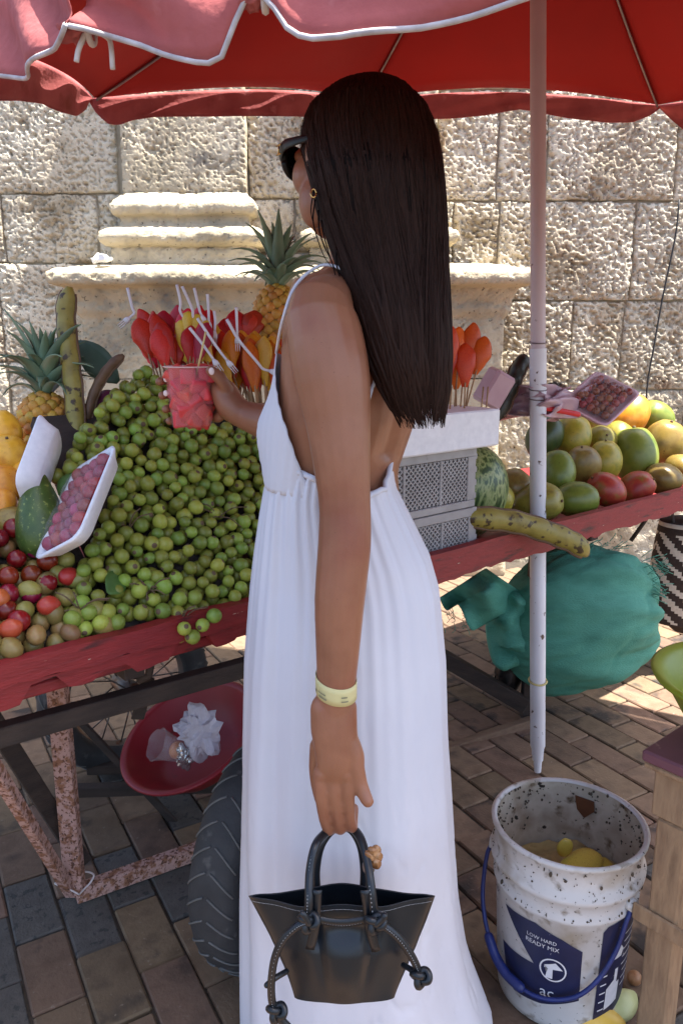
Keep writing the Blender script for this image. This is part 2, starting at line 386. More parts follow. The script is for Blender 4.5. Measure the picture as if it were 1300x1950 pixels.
umb = thing('market_umbrella', 'faded red market umbrella with pink valance and white piping over the cart', 'umbrella', pb_)
a = ptop - pb_
pp = lambda s: pb_ + a * s
s_of = lambda z: z / a[2]
R_ = .0205
pl = obj('pole', *tube([pp(s_of(z)) for z in (.96, 1.1, 1.4, 2, 2.72)], R_, 20), m_pole, umb)
p2 = obj('lower_pole', *tube([pp(s_of(z)) for z in (.012, .05, .052, .09, .10, .4, .8, 1.2, 1.3)], [.010, .013, .016, .019, .0225, .0232, .0232, .0235, .0235], 20), m_polew, umb, auto=40)
for yy in (652, 742, 760):
    z = P(1030, yy, 2.15)[2]
    obj('wire_tie', *tube([pp(s_of(z)) + np.array([.0245 * math.cos(q), .0245 * math.sin(q), .003 * math.sin(q)]) for q in np.linspace(0, 6.28, 17)], .0017, 5), m_wire, umb)
VX = [P(-150, 50, 1.75), P(180, 186, 2.50), P(692, 189, 3.05), P(1252, 199, 2.92), np.array([1.95, 2.3, 1.99]), np.array([1.6, 1.0, 1.90]),
      np.array([.55, .64, 1.74]), P(165, -40, 1.0)]
obj('finial', *lathe([(.002, .12), (.018, .11), (.024, .08), (.05, .05), (.055, .0), (.05, -.04), (.0, -.04)], 16, basis((1, 0, 0), (0, 1, 0), (0, 0, 1), ptop)), m_pole, umb)
hub = pp(s_of(2.38))
obj('hub', *lathe([(.022, .04), (.045, .03), (.05, 0), (.045, -.03), (.022, -.05)], 16, basis((1, 0, 0), (0, 1, 0), (0, 0, 1), hub)), m_wire, umb)
def edge_pt(i, s):
    A, B = VX[i], VX[(i + 1) % 8]; p = A * (1 - s) + B * s
    cen = np.array([.4, 2.15, p[2]]); inw = cen - p; inw /= np.linalg.norm(inw)
    b = 4 * s * (1 - s)
    return p + inw * (.015 if i >= 5 else .05) * b + np.array([0, 0, .02 * b])
for i in range(8):
    NS, NU = 26, 16; g = np.zeros((NU, NS, 3))
    for a_ in range(NU):
        u = a_ / (NU - 1)
        for b_ in range(NS):
            s = b_ / (NS - 1); e = edge_pt(i, s); p = ptop * (1 - u) + e * u
            p = p + np.array([0, 0, -.10 * u * (1 - u) * 4 * (.35 + .65 * math.sin(math.pi * s)) * .8 - .012 * math.sin(9 * u + i) * math.sin(math.pi * s) * u])
            g[a_, b_] = p
    obj('canopy_panel', *thick(*grid(g), .0012), m_red, umb)
    V = VX[i]; m_ = lambda u: ptop * (1 - u) + V * u + np.array([0, 0, -.10 * u * (1 - u) * 4 * .35 * .8 - .010])
    obj('rib', *tube([m_(u) for u in np.linspace(.02, .995, 14)], .0042, 6), m_wire, umb)
    obj('strut', *tube([hub, m_(.52)], .0042, 6), m_wire, umb)
def valance(i, hem, flare=.02):                      # hem(s) -> point
    NS, NU = 60, 9; g = np.zeros((NU, NS, 3)); A = np.array([.4, 2.15, 0])
    for b_ in range(NS):
        s = b_ / (NS - 1); e = edge_pt(i, s) + np.array([0, 0, -.001]); h = hem(s)
        out = e - A; out[2] = 0; out /= np.linalg.norm(out)
        for a_ in range(NU):
            u = a_ / (NU - 1); am = 1 if i >= 4 else .3; wv = (math.sin(s * 31 + i * 2 + u * 1.5) * .006 * u + math.sin(s * 13 + i) * .012 * u) * am
            wv += am * .014 * math.sin(math.pi * u) * math.sin(s * 22 + u * 4 + i)
            g[a_, b_] = e * (1 - u) + h * u + out * (.006 + flare * u * .5 + wv)
    return obj('valance', *thick(*grid(g), .0014), m_pink, umb), g[-1]
def hem_px(i, pts, outw=.0):
    pts = np.array(pts, float); S = np.linspace(0, 1, 400); E = np.array([edge_pt(i, s) for s in S]); X = np.array([pix(e)[0] for e in E])
    def h(s):
        e = edge_pt(i, s); x = pix(e)[0]
        o_ = np.argsort(pts[:, 0]); return P(x, np.interp(x, pts[o_, 0], pts[o_, 1]), e[1])
    return h
def hem_z(i, h0, seed):
    return lambda s: edge_pt(i, s) - np.array([0, 0, h0 * (.82 + .3 * math.sin(s * 9 + seed) * .5 + .25 * vn(np.array([s * 6.]), np.array([seed * 1.]), 3)[0])])
H7 = [(165, 62), (175, 62), (225, 74), (270, 86), (330, 110), (385, 125), (418, 128), (436, 118), (448, 90), (462, 48), (478, 10), (490, -12), (515, 2), (535, 24), (555, 58),
      (575, 78), (610, 91), (660, 94), (740, 82), (800, 72), (900, 42), (1000, 8), (1040, -4), (1140, -20), (1300, -40), (1800, -150)]
H0 = [(-100, 190), (-40, 165), (0, 147), (55, 150), (80, 142), (110, 122), (140, 104), (156, 80), (165, 62)]
H1 = [(-100, 135), (0, 190), (50, 190), (95, 196), (130, 212), (155, 219), (172, 205), (180, 190)]
H12 = [(180, 190), (195, 215), (215, 233), (235, 236), (262, 226), (300, 220), (400, 219), (500, 217), (585, 219), (692, 224)]
H23 = [(692, 224), (800, 224), (860, 222), (920, 216), (960, 208), (990, 204), (1020, 210), (1080, 222), (1150, 230), (1200, 229), (1235, 216), (1252, 203)]
H34 = [(1252, 203), (1275, 226), (1300, 246), (1400, 290), (1700, 380)]
hems = {0: hem_px(0, H1), 1: hem_px(1, H12), 2: hem_px(2, H23), 3: hem_px(3, H34), 4: hem_z(4, .13, 4), 5: hem_z(5, .14, 2), 6: None, 7: None}
# edge 6 runs from the near vertex to the tied corner, edge 7 from the tied corner to the left
hems[6] = hem_px(6, H7); hems[7] = hem_px(7, H0)
for i in range(8):
    o, hl = valance(i, hems[i], .02 if i < 6 else .03)
    obj('piping', *tube(hl + np.array([0, 0, -.001]), .0032 if i >= 4 else .0018, 7), m_pipe if i >= 4 else m_pink, o)
def bunch(c, r, cord):                               # gathered knot of cloth with a cord
    v, f = ellip(c, [(r * 1.5, 0, .3 * r), (0, r, 0), (-.2 * r, 0, r * .8)], 20, 12)
    v += (v - c) * .22 * np.sin(np.arctan2(v[:, 2] - c[2], v[:, 0] - c[0]) * 9)[:, None]
    o = obj('gathered_knot', v, f, m_pink, umb)
    obj('cord_loop', *tube([c + np.array([r * .9, .9 * r * math.cos(q), .9 * r * math.sin(q)]) for q in np.linspace(0, 6.28, 14)], .004, 6), m_cord, o)
    for pts in cord:
        obj('cord', *tube(spl([P(x, y, c[1] - .01) for x, y in pts], 14), .0032, 6), m_cord, o)
bunch(P(150, 58, 1.01), .016, [[(168, 52), (160, 70), (150, 95), (146, 118)], [(176, 55), (205, 72), (212, 90), (215, 132)], [(150, 50), (165, 46), (180, 52)]])
bunch(P(482, -4, .92), .014, [])
# ================================================================== fruit cart
m_cart = M('red_painted_wood', [(108, 22, 24), (134, 32, 34), (118, 26, 30)], 10, .55, bump=.35, bscale=50, stretch=(1, 1, 6),
           spots=[((72, 22, 22), 9, .60, .1), ((190, 170, 150), 40, .735, .02)])
m_dark = M('dark_wood', [(44, 36, 31), (66, 54, 46)], 12, .8, bump=.5, bscale=60, stretch=(1, 1, 4))
m_rust = M('rusty_paint', [(176, 140, 128), (190, 152, 140)], 18, .8, bump=.4, bscale=140, spots=[((140, 96, 70), 60, .47, .12), ((104, 66, 46), 110, .55, .08), ((66, 44, 36), 170, .60, .06)])
m_brownw = M('brown_wood', [(96, 74, 58), (122, 98, 78)], 14, .8, bump=.5, bscale=60, stretch=(1, 5, 5))
m_tyre = M('worn_rubber', [(40, 41, 43), (56, 57, 58)], 20, .75, bump=.3, bscale=120, spots=[((78, 78, 76), 30, .62, .1)])
m_rim = M('dull_rim', [(92, 84, 80), (120, 112, 106)], 20, .5, metal=.6, spots=[((96, 62, 44), 24, .55, .1)])
cart = thing('fruit_cart', 'long wooden street fruit cart with dark red edge boards and rusty frame', 'cart', CO)
for k in range(6):
    d0 = .018 + k * .135
    obj('deck_plank', *cbox(-.8, 2.75, d0, d0 + .131, .748 + random.uniform(0, .002), .772), m_cart, cart, smooth=False)
def ragged(t0, t1, zt, zb, d0, d1, seed, notch):     # board with a cut, uneven lower edge
    T = [t0]; Zb = [zb]
    n = int((t1 - t0) / .02)
    ts = np.linspace(t0, t1, n + 1)
    zl = zb + (vn(ts * 40, ts * 0, seed) - .5) * .012
    for (a, b, h) in notch:
        zl = np.where((ts > a) & (ts < b), zb + h + (vn(ts * 60, ts * 0, seed + 1) - .5) * .008, zl)
    zt_ = zt + (vn(ts * 9, ts * 0, seed + 3) - .5) * .006
    g = []
    for d in (d0, d1):
        g.append([C(t, d, z) for t, z in zip(ts, zl)]); g.append([C(t, d, z) for t, z in zip(ts, zt_)])
    R = np.array([g[0], g[1], g[3], g[2]]).transpose(1, 0, 2)
    return rings(R)
obj('edge_board', *ragged(-.62, .93, .832, .790, -.012, .014, 1, []), m_cart, cart, smooth=False)
obj('edge_board', *ragged(.935, 2.78, .830, .756, -.012, .014, 2, [(1.02, 1.09, -.004)]), m_cart, cart, smooth=False)
nt_ = [(-.45, -.36, .02), (.03, .10, .028), (.16, .22, .014), (.30, .37, .026), (.44, .53, .016), (.53, .60, .03), (.70, .76, .02)]
obj('apron_board', *ragged(-.62, .93, .792, .757, -.006, .010, 5, nt_), m_cart, cart, smooth=False)
obj('end_board', *cbox(-.81, -.78, .0, .84, .715, .80), m_cart, cart, smooth=False)
obj('end_board', *cbox(2.75, 2.78, .0, .84, .715, .80), m_cart, cart, smooth=False)
obj('rear_board', *cbox(-.8, 2.75, .832, .856, .70, .76), m_cart, cart, smooth=False)
zr = [P(0, 1395, 1.2)[2]]
def cray(px, py, d):                                  # hit of the vertical plane d behind the cart front
    r = ray(px, py); o_ = np.array([0, 0, HC]); k = (d - float((o_ - CO) @ CN)) / float(r @ CN); return o_ + r * k
ra, rb = cray(0, 1400, .12), cray(460, 1272, .12)
obj('rail', *bar(ra - (rb - ra) * .6, rb + (rb - ra) * 1.2, .03, .038), m_dark, cart, smooth=False)
ra2, rb2 = C(-.7, .72, .66), C(2.6, .72, .66)
obj('rail', *bar(ra2, rb2, .04, .05), m_dark, cart, smooth=False)
for t in (-.5, .25, 1.0, 1.8, 2.5):
    obj('cross_bearer', *bar(C(t, .06, .727), C(t, .82, .727), .04, .038), m_dark, cart, smooth=False)
hk = cray(282, 1268, .09)
obj('hook', *tube([hk + np.array([0, 0, .05]), hk + np.array([.01, 0, .02]), hk + np.array([0, 0, -.02]), hk + np.array([-.02, 0, -.03])], .008, 8), m_dark, cart)
obj('hanging_strap', *bar(cray(283, 1290, .2), cray(262, 1370, .2), .006, .03), m_dark, cart, smooth=False)
ft = G(146, 1716, .012); top = ft.copy(); top[2] = .745
def angle_iron(a, b, wd, th, up):                     # L-shaped section
    a = np.asarray(a, float); b = np.asarray(b, float); x = (b - a) / np.linalg.norm(b - a); y = np.cross(up, x); y /= np.linalg.norm(y); z = np.cross(x, y)
    s = [(0, 0), (wd, 0), (wd, th), (th, th), (th, wd), (0, wd)]
    return rings(np.array([[p + y * q[0] + z * q[1] for q in s] for p in (a, b)]))
leg = obj('leg', *bar(ft + np.array([0, 0, .02]), top, .042, .030, up=(0, 1, 0)), m_rust, cart, smooth=False)
q = G(345, 1632, .03)
dirb = (q - ft); dirb[2] = 0; dirb /= np.linalg.norm(dirb)
obj('lower_bar', *bar(ft + np.array([0, 0, .02]), ft + dirb * .85 + np.array([0, 0, .02]), .03, .040), m_rust, cart, smooth=False)
obj('brace', *bar(ft + np.array([-.01, -.005, .03]), P(-60, 1380, 1.22), .022, .026), m_rust, cart, smooth=False)
obj('brace', *bar(ft + np.array([0.0, .06, .06]), P(-40, 1330, 1.5), .03, .04), m_dark, cart, smooth=False)
obj('brace', *bar(P(150, 1370, 1.95), P(345, 1580, 1.9), .012, .022), m_dark, cart, smooth=False)
obj('wire_binding', *tube(spl([ft + np.array([.036 * math.cos(a) + .01 * math.sin(3 * a), .03 * math.sin(a), .05 + .012 * math.sin(2 * a)]) for a in np.linspace(0, 12.2, 26)], 70), .0022, 6), m_cord, cart)
# right-hand leg and braces
fr_ = G(1003, 1368, .01); tr_ = fr_.copy(); tr_[2] = .745
obj('leg', *bar(fr_, tr_, .045, .045, up=(0, 1, 0)), m_dark, cart, smooth=False)
obj('brace', *bar(P(1002, 1345, fr_[1] - .03), P(780, 1215, fr_[1] + .1), .03, .055), m_dark, cart, smooth=False)
obj('lower_bar', *bar(P(1012, 1378, fr_[1] - .04), P(700, 1485, fr_[1] - .30), .03, .05), m_brownw, cart, smooth=False)
obj('cord_tie', *tube([pp(s_of(.315)) + np.array([.0265 * math.cos(q), .0265 * math.sin(q), .004 * math.sin(q)]) for q in np.linspace(0, 6.28, 20)], .003, 6),
    M('yellow_cord', [(190, 176, 110), (205, 190, 130)], 30, .8), cart)
def wheel(c, dirw, R, rt, name='wheel'):
    dirw = np.array(dirw, float); dirw /= np.linalg.norm(dirw); ax = np.array([dirw[1], -dirw[0], 0]); up = np.array([0, 0, 1.])
    n, m = 72, 18; g = []
    for i in range(n):
        a = 2 * math.pi * i / n; rad = dirw * math.cos(a) + up * math.sin(a); row = []
        for j in range(m):
            b = 2 * math.pi * j / m; cb, sb = math.cos(b), math.sin(b)
            x = rt * .95 * np.sign(cb) * abs(cb) ** .7; y = rt * 1.1 * np.sign(sb) * abs(sb) ** .8
            row.append(c + rad * (R - rt + x) + ax * y)
        g.append(row)
    hubm = MB(); hubm.add(*tube([c - ax * .06, c + ax * .06], .03, 14)); 
    w_ = obj(name, np.concatenate(hubm.v), hubm.f, m_rim, cart)
    ty = obj('tyre', *rings(np.array(g), False, True, True), m_tyre, w_)
    ts = MB()                                         # zigzag tread lines, raised
    for i in range(34):
        a0 = 2 * math.pi * i / 34
        for sgn in (1, -1):
            pts = []
            for k in range(7):
                s = k / 6; a = a0 + s * .16; b = sgn * (.05 + 1.0 * s)
                rad = dirw * math.cos(a) + up * math.sin(a)
                cb, sb = math.cos(b), math.sin(b)
                pts.append(c + rad * (R - rt + (rt * .95 * np.sign(cb) * abs(cb) ** .7) * 1.015) + ax * rt * 1.12 * np.sign(sb) * abs(sb) ** .8)
            ts.add(*tube(pts, .0022, 5))
    ts.build('tread', m_tyre2, w_)
    g = []
    for i in range(n):
        a = 2 * math.pi * i / n; rad = dirw * math.cos(a) + up * math.sin(a)
        g.append([c + rad * (R - 2 * rt + .012 + r) + ax * y for r, y in ((.004, -.04), (.014, -.042), (.010, -.02), (-.012, 0), (.010, .02), (.014, .042), (.004, .04), (-.018, 0))])
    obj('rim', *rings(np.array(g), False, True, True), m_rim, w_)
    for i in range(18):
        a = 2 * math.pi * i / 18; rad = dirw * math.cos(a) + up * math.sin(a); sg = .045 if i % 2 else -.045
        obj('spoke', *tube([c + rad * .028 + ax * sg, c + rad * (R - 2 * rt + .008)], .0025, 5), m_rim, w_)
m_tyre2 = M('tread_edge', [(84, 86, 84), (100, 100, 98)], 20, .8)
wheel(np.array([-.155, 1.46, .255]), (math.cos(math.radians(66)), math.sin(math.radians(66)), 0), .255, .05)
wheel(G(215, 1470) * np.array([1, 1, 0]) + np.array([0.05, .04, .27]), (.80, .60, 0), .27, .045)
# ================================================================== produce on the cart
def blob(name, mat, n=16, m=10, sh=None, noise=.03, seed=0):
    v, f = ellip((0, 0, 0), [(1, 0, 0), (0, 1, 0), (0, 0, 1)], n, m)
    if sh: v = sh(v)
    v = v * (1 + noise * (vn(v[:, 0] * 2 + v[:, 2] * 1.3 + 9, v[:, 1] * 2 + 5, seed) - .5)[:, None])
    return mesh(name, v, f, mat)
def rrot(): return (random.uniform(0, 6.28), random.uniform(0, 6.28), random.uniform(0, 6.28))
m_grn = M('green_rind', [(96, 114, 32), (146, 158, 64), (120, 138, 46)], 30, .42, rand=.34, hue=.035, spots=[((120, 104, 52), 90, .64, .08)], sss=.05, bump=.08, bscale=300)
m_stem = M('dry_stem', [(84, 66, 48), (110, 88, 64)], 60, .8)
m_leafg = M('fresh_leaf', [(70, 110, 44), (104, 140, 70)], 30, .5, trans=.32)
def tipsh(v):
    t = np.clip((v[:, 2] - .92) / .08, 0, 1); v = v.copy(); v[:, 2] += t * .05; v[:, 2] *= 1.06; return v
gm = [blob('green_fruit', m_grn, 14, 9, tipsh, .06, k) for k in range(4)]
obj('display_board', *rings(np.array([[C(t, .017, .80), C(t, .40, 1.17), C(t, .42, 1.15), C(t, .03, .776)] for t in (.22, .5, .93)])), m_dark, cart, smooth=False)
obj('display_board', *rings(np.array([[C(t, .017, .80), C(t, .26, .98), C(t, .28, .96), C(t, .03, .776)] for t in (-.7, .0, .219)])), m_dark, cart, smooth=False)
def inpoly(x, y, pg):
    c = False; j = len(pg) - 1
    for i in range(len(pg)):
        (xi, yi), (xj, yj) = pg[i], pg[j]
        if (yi > y) != (yj > y) and x < (xj - xi) * (y - yi) / (yj - yi) + xi: c = not c
        j = i
    return c
def scatter(pg, z0, s, sep, lift, jit, tries=60000, avoid=()):
    ln = math.sqrt(1 + s * s); nr = -CN * s / ln + np.array([0, 0, 1 / ln])
    xs = [q[0] for q in pg]; ys = [q[1] for q in pg]; out = []; cell = {}
    for _ in range(tries):
        x, y = random.uniform(min(xs), max(xs)), random.uniform(min(ys), max(ys))
        if not inpoly(x, y, pg): continue
        p, k = onslope(x, y, z0, s); p = p + nr * lift
        ck = tuple((p / sep).astype(int)); ok = True
        for dx in (-1, 0, 1):
            for dy in (-1, 0, 1):
                for dz in (-1, 0, 1):
                    for q in cell.get((ck[0] + dx, ck[1] + dy, ck[2] + dz), ()):
                        if np.sum((q - p) ** 2) < sep * sep: ok = False
        if not ok: continue
        cell.setdefault(ck, []).append(p); out.append(p + nr * random.uniform(-jit, jit))
    return out
GP = [(112, 905), (150, 838), (200, 772), (240, 728), (285, 712), (325, 742), (350, 800), (430, 818), (540, 850), (560, 900), (530, 1010), (505, 1140), (470, 1146), (468, 1185), (446, 1185), (440, 1158), (386, 1172), (380, 1205), (345, 1212), (318, 1196), (312, 1170),
      (235, 1190), (150, 1210), (128, 1200), (150, 1105), (215, 950), (215, 880), (160, 900), (140, 960)]
Z0, S0 = .800, 1.08
pts = scatter(GP, Z0, S0, .0243, .012, .008)
pts.sort(key=lambda p: p[1])
print('green', len(pts))
for p in pts[:300]:
    r = random.uniform(.0112, .0152); q_ = td(p)
    if q_[1] < .016:
        if not 305 < pix(p)[0] < 392: continue
        p = p - CN * (q_[1] + .028)
    tag(inst('green_fruit', random.choice(gm), p, rrot(), r), 'small round green fruit in the big heap beside the white dress', 'green fruit', 'green fruits in the big heap')
for g_ in gm:
    g_.materials.append(m_stem)
    for q in g_.polygons:
        if q.center.z > 1.0: q.material_index = 1
mb = MB()
uv = [(np.array([q.co[:] for q in g_.vertices]), [tuple(q.vertices) for q in g_.polygons]) for g_ in gm[:2]]
for p in pts[300:]: v, f = uv[0]; mb.add(v * .0145 + p, f)
for p in scatter([(x + (6 if x > 300 else -2), y) for x, y in GP], Z0, S0, .026, -.010, .004, 30000): v, f = random.choice(uv); mb.add(v * random.uniform(.0135, .0155) + p, f)
o = mb.build('green_fruit_heap', m_grn); o['kind'] = 'stuff'; o['label'] = 'deeper layer of small green fruits under the heap'; o['category'] = 'green fruit'
for (x, y, n) in ((290, 1128, 7), (350, 1180, 5), (160, 1160, 5), (420, 985, 5), (250, 1010, 4)):   # twigs showing between the fruits
    p, k = onslope(x, y, Z0, S0); mb = MB()
    for _ in range(n):
        d = np.array([random.uniform(-.06, .06), random.uniform(-.03, .01), random.uniform(-.02, .05)])
        mb.add(*tube(spl([p + np.array([0, -.02, .005]), p + d * .5 + np.array([0, -.024, .012]), p + d + np.array([0, -.018, .0])], 7), .0013, 5))
    tag(mb.build('twig', m_stem), 'thin brown twig tangled between the green fruits', 'twig', 'twigs in the green heap')
def leaf_mesh(L, W, curl, fold=.15):
    n, m = 10, 5; g = np.zeros((n, m, 3))
    for i in range(n):
        s = i / (n - 1); w_ = W * math.sin(math.pi * min(1, s * .97 + .03)) ** .8
        for j in range(m):
            a = (j / (m - 1) - .5) * 2
            g[i, j] = (s * L, a * w_, -curl * s * s * L + fold * abs(a) * w_)
    return thick(*grid(g), .0006)
v, f = leaf_mesh(.06, .022, .3); p, k = onslope(238, 1140, Z0, S0)
o = bpy.data.objects.new('leaf', mesh('leaf', v, f, m_leafg)); COL.objects.link(o); o.location = p + np.array([-.02, -.03, .02]); o.rotation_euler = (1.0, -.5, 1.2)
tag(o, 'single pale green leaf lying on the front of the green fruit heap', 'leaf')
o2 = o.copy(); COL.objects.link(o2); p, k = onslope(122, 950, Z0, S0); o2.location = p + np.array([0, -.02, .01]); o2.rotation_euler = (.6, -.9, .6); tag(o2, 'small green leaf beside the avocado', 'leaf')
# ---- small plums and ovals at the front left
m_plum = M('dark_red_plum', [(84, 10, 26), (124, 16, 30), (92, 12, 34)], 25, .25, rand=.35, hue=.03, sss=.05)
m_oval = M('mixed_oval_fruit', [(120, 120, 52), (134, 116, 62), (150, 104, 66)], 18, .4, rand=.25, hue=.05, spots=[((150, 84, 52), 14, .62, .16)], bump=.05, bscale=200)
m_tom = M('orange_red_fruit', [(170, 66, 36), (186, 88, 50)], 20, .35, rand=.1, hue=.02)
plm = [blob('plum', m_plum, 16, 10, None, .05, k) for k in range(2)]
ovm = [blob('oval_fruit', m_oval, 16, 10, lambda v: v * np.array([1, 1, 1.25]), .08, k) for k in range(3)]
Z1, S1 = .80, .85
PP = [(-260, 1000), (40, 1015), (60, 1050), (98, 1090), (88, 1140), (62, 1130), (44, 1195), (5, 1190), (-260, 1230)]
for p in scatter(PP, Z1, S1, .031, .014, .004, 6000):
    tag(inst('plum', random.choice(plm), p, rrot(), random.uniform(.0165, .019)), 'shiny dark red plum in the pile below the avocado', 'plum', 'red plums at the front left')
OP = [(-260, 1232), (20, 1185), (55, 1130), (95, 1110), (120, 1070), (152, 1110), (150, 1160), (205, 1175), (225, 1192), (150, 1211), (0, 1250), (-260, 1318)]
for p in scatter(OP, Z1, S1, .031, .013, .004, 8000):
    tag(inst('oval_fruit', random.choice(ovm), p, rrot(), random.uniform(.0145, .0178)), 'small mottled green and brown oval fruit along the red cart edge', 'small fruit', 'oval fruits at the front left')
tmm = ovm[0].copy(); tmm.materials.clear(); tmm.materials.append(m_tom)
for n_, (x, y, lb) in enumerate(((28, 1212, 'orange red oval fruit resting near the red cart edge, lowest of three'), (100, 1168, 'orange fruit among the small green ovals, right of the plums'), (8, 1155, 'orange fruit at the left edge of the photo beside the plums'), (137, 1112, 'yellow orange fruit touching the lower end of the film wrapped tray'))):
    p, k = onslope(x, y, Z1, S1); tag(inst('orange_fruit', tmm, p + np.array([0, -.012, .018]), rrot(), .0165), lb, 'small fruit')
mb = MB()
for pg in (PP, OP):
    for p in scatter(pg, Z1, S1, .028, -.010, .003, 5000): v, f = uv[0]; mb.add(v * .017 + p, f)
o = mb.build('small_fruit_layer', m_oval); o['kind'] = 'stuff'; o['label'] = 'deeper layer of small mottled fruits under the plums'; o['category'] = 'small fruit'
# ---- mangoes
def mansh(v):
    v = v.copy(); v[:, 0] *= 1.0 - .10 * v[:, 2]; v[:, 1] *= .86; v[:, 0] += .10 * (1 - v[:, 2] ** 2) ; v[:, 2] *= 1.12
    t = np.clip((v[:, 2] - 1.0) / .12, 0, 1); v[:, 2] -= t * .09
    return v
def mmat(n, cols, sp_=(), **k): return M('mango_' + n, cols, 1.6, .36, spots=list(sp_) + [((78, 56, 32), 9, .68, .06), ((84, 62, 36), 34, .68, .04)], bump=.05, bscale=250, contrast=.2, rand=.06, **k)
objscale = 1
MM = {'green': mmat('green', [(84, 104, 34), (118, 130, 48), (104, 118, 40)]), 'olive': mmat('olive', [(118, 112, 40), (142, 134, 56), (112, 96, 44)]),
      'yellow': mmat('yellow', [(150, 144, 44), (176, 160, 58), (128, 130, 44)]), 'brown': mmat('brown', [(122, 98, 46), (140, 118, 56), (104, 84, 42)]),
      'red': mmat('red', [(150, 36, 34), (166, 66, 44), (124, 108, 44)]), 'orange': mmat('orange', [(206, 124, 30), (222, 148, 46), (196, 116, 34)]),
      'gold': mmat('gold', [(220, 158, 34), (234, 176, 54), (206, 138, 30)]), 'dark': mmat('dark', [(44, 62, 28), (66, 82, 36)])}
mgm = {k: [blob('mango', m_, 28, 18, mansh, .05, s) for s in range(2)] for k, m_ in MM.items()}
def mango(x, y, rx, ry, col, lb, Y=None, z0=.79, s=.55, roll=None, name='mango', cat='mango', gold=False):
    if Y is None: p, k = onslope(x, y, z0, s)
    else: p = P(x, y, Y); k = K(x, y, Y)
    r = 1.10 * math.sqrt(rx * ry) * k / F
    o = inst(name, random.choice(mgm[col]), p, (random.uniform(-.5, .5) + (1.35 if rx > ry else .2), random.uniform(-.4, .4), random.uniform(0, 6.28) if roll is None else roll), r / 1.0)
    obj('stem_scar', *tube([(0, 0, 1.02), (0, 0, 1.10)], [.07, .05], 7), m_stem, o, local=True)
    return tag(o, lb, cat)
for a in [(935, 948, 42, 33, 'yellow', 'yellow green mango touching the grey crate at the front edge'),
          (982, 922, 33, 27, 'brown', 'small brownish mango squeezed behind the two front mangoes left of the pole'),
          (1023, 957, 49, 34, 'olive', 'large olive mango with brown scars at the foot of the umbrella pole'),
          (1060, 900, 36, 38, 'green', 'green mango directly right of the umbrella pole in the middle row'),
          (1097, 951, 43, 30, 'green', 'green mango on the red edge between the olive and the red mango'),
          (1107, 886, 31, 34, 'brown', 'brownish mango with a stem scar in the middle row'),
          (1151, 878, 34, 34, 'yellow', 'yellow green mango with a nipple tip in the middle of the pile'),
          (1153, 932, 34, 31, 'red', 'reddish mango on the cart edge, left one of the two red ones'),
          (1211, 930, 34, 28, 'red', 'bright red mango on the cart edge, right one of the two red ones'),
          (1208, 866, 43, 48, 'green', 'biggest dark green mango in the upper right pile'),
          (1260, 846, 36, 46, 'brown', 'tall yellow brown mango at the right top of the pile'),
          (1263, 912, 36, 28, 'brown', 'reddish brown mango lying on the right cart edge'),
          (1297, 892, 28, 27, 'brown', 'brown mango cut by the right edge of the photo'),
          (1086, 832, 35, 41, 'yellow', 'yellowish mango standing right behind the umbrella pole top row'),
          (1036, 832, 30, 42, 'dark', 'dark green mango half hidden behind the umbrella pole'),
          (1140, 838, 30, 28, 'olive', 'olive mango under the wrapped grape tray'),
          (1120, 792, 30, 30, 'olive', 'olive mango behind the tall yellowish one near the pole'), (1240, 800, 34, 34, 'green', 'green mango at the back right of the orange mango'),
          (1340, 900, 36, 36, 'green', 'green mango beyond the right edge on the cart'),
          (1320, 850, 36, 36, 'olive', 'olive mango at the right end of the top row')]:
    mango(*a[:5], a[5])
mango(1196, 792, 38, 38, 'orange', 'orange mango on top of the pile beside the grape tray', s=.62)
mango(1180, 835, 30, 30, 'olive', 'hidden olive mango filling the pile under the orange one', z0=.76, s=.5)
for a in [(8, 818, 30, 34, 'gold', 'yellow mango at the top of the stack on the left edge'), (18, 878, 38, 46, 'gold', 'large golden mango second from the top on the left edge'),
          (8, 925, 34, 34, 'orange', 'orange mango below the golden mango on the left edge'), (42, 908, 26, 34, 'gold', 'yellow mango tucked between the golden mango and the foam tray'),
          (6, 962, 27, 27, 'orange', 'small orange mango with dark spot above the brown mango'), (24, 998, 38, 32, 'brown', 'mottled brown mango left of the avocado'),
          (-50, 900, 40, 40, 'gold', 'golden mango just outside the left edge'), (-45, 980, 36, 36, 'orange', 'orange mango just outside the left edge')]:
    mango(*a[:5], a[5], z0=.79, s=.88)
# ---- avocado
m_avo = M('avocado_skin', [(52, 74, 30), (78, 98, 40)], 40, .38, spots=[((120, 132, 64), 160, .60, .06)], bump=.35, bscale=160, dist=.002)
prof = [(.002, -.072), (.018, -.070), (.032, -.058), (.0385, -.038), (.0395, -.018), (.036, .004), (.029, .028), (.021, .048), (.015, .062), (.009, .069), (.001, .071)]
c, k = onslope(80, 992, .80, .88); ax = P(72, 912, c[1] + .03) - P(86, 1066, c[1] - .02); ax /= np.linalg.norm(ax)
c = c + np.array([.012, -.035, .02]); x_ = np.cross(ax, (0, 1, 0)); x_ /= np.linalg.norm(x_)
avo = thing('avocado', 'large pear shaped green avocado standing against the foam trays', 'avocado', c)
pr_ = spl([(r, z) for r, z in prof], 30); pr_[:, 0] = np.maximum(pr_[:, 0], .0005)
obj('skin', *lathe(pr_ * np.array([1.12, 1.12]), 32, basis(x_, np.cross(ax, x_), ax, c), True), m_avo, avo)
obj('stem', *tube([c + ax * .077, c + ax * .086], [.005, .004], 8), m_stem, avo)
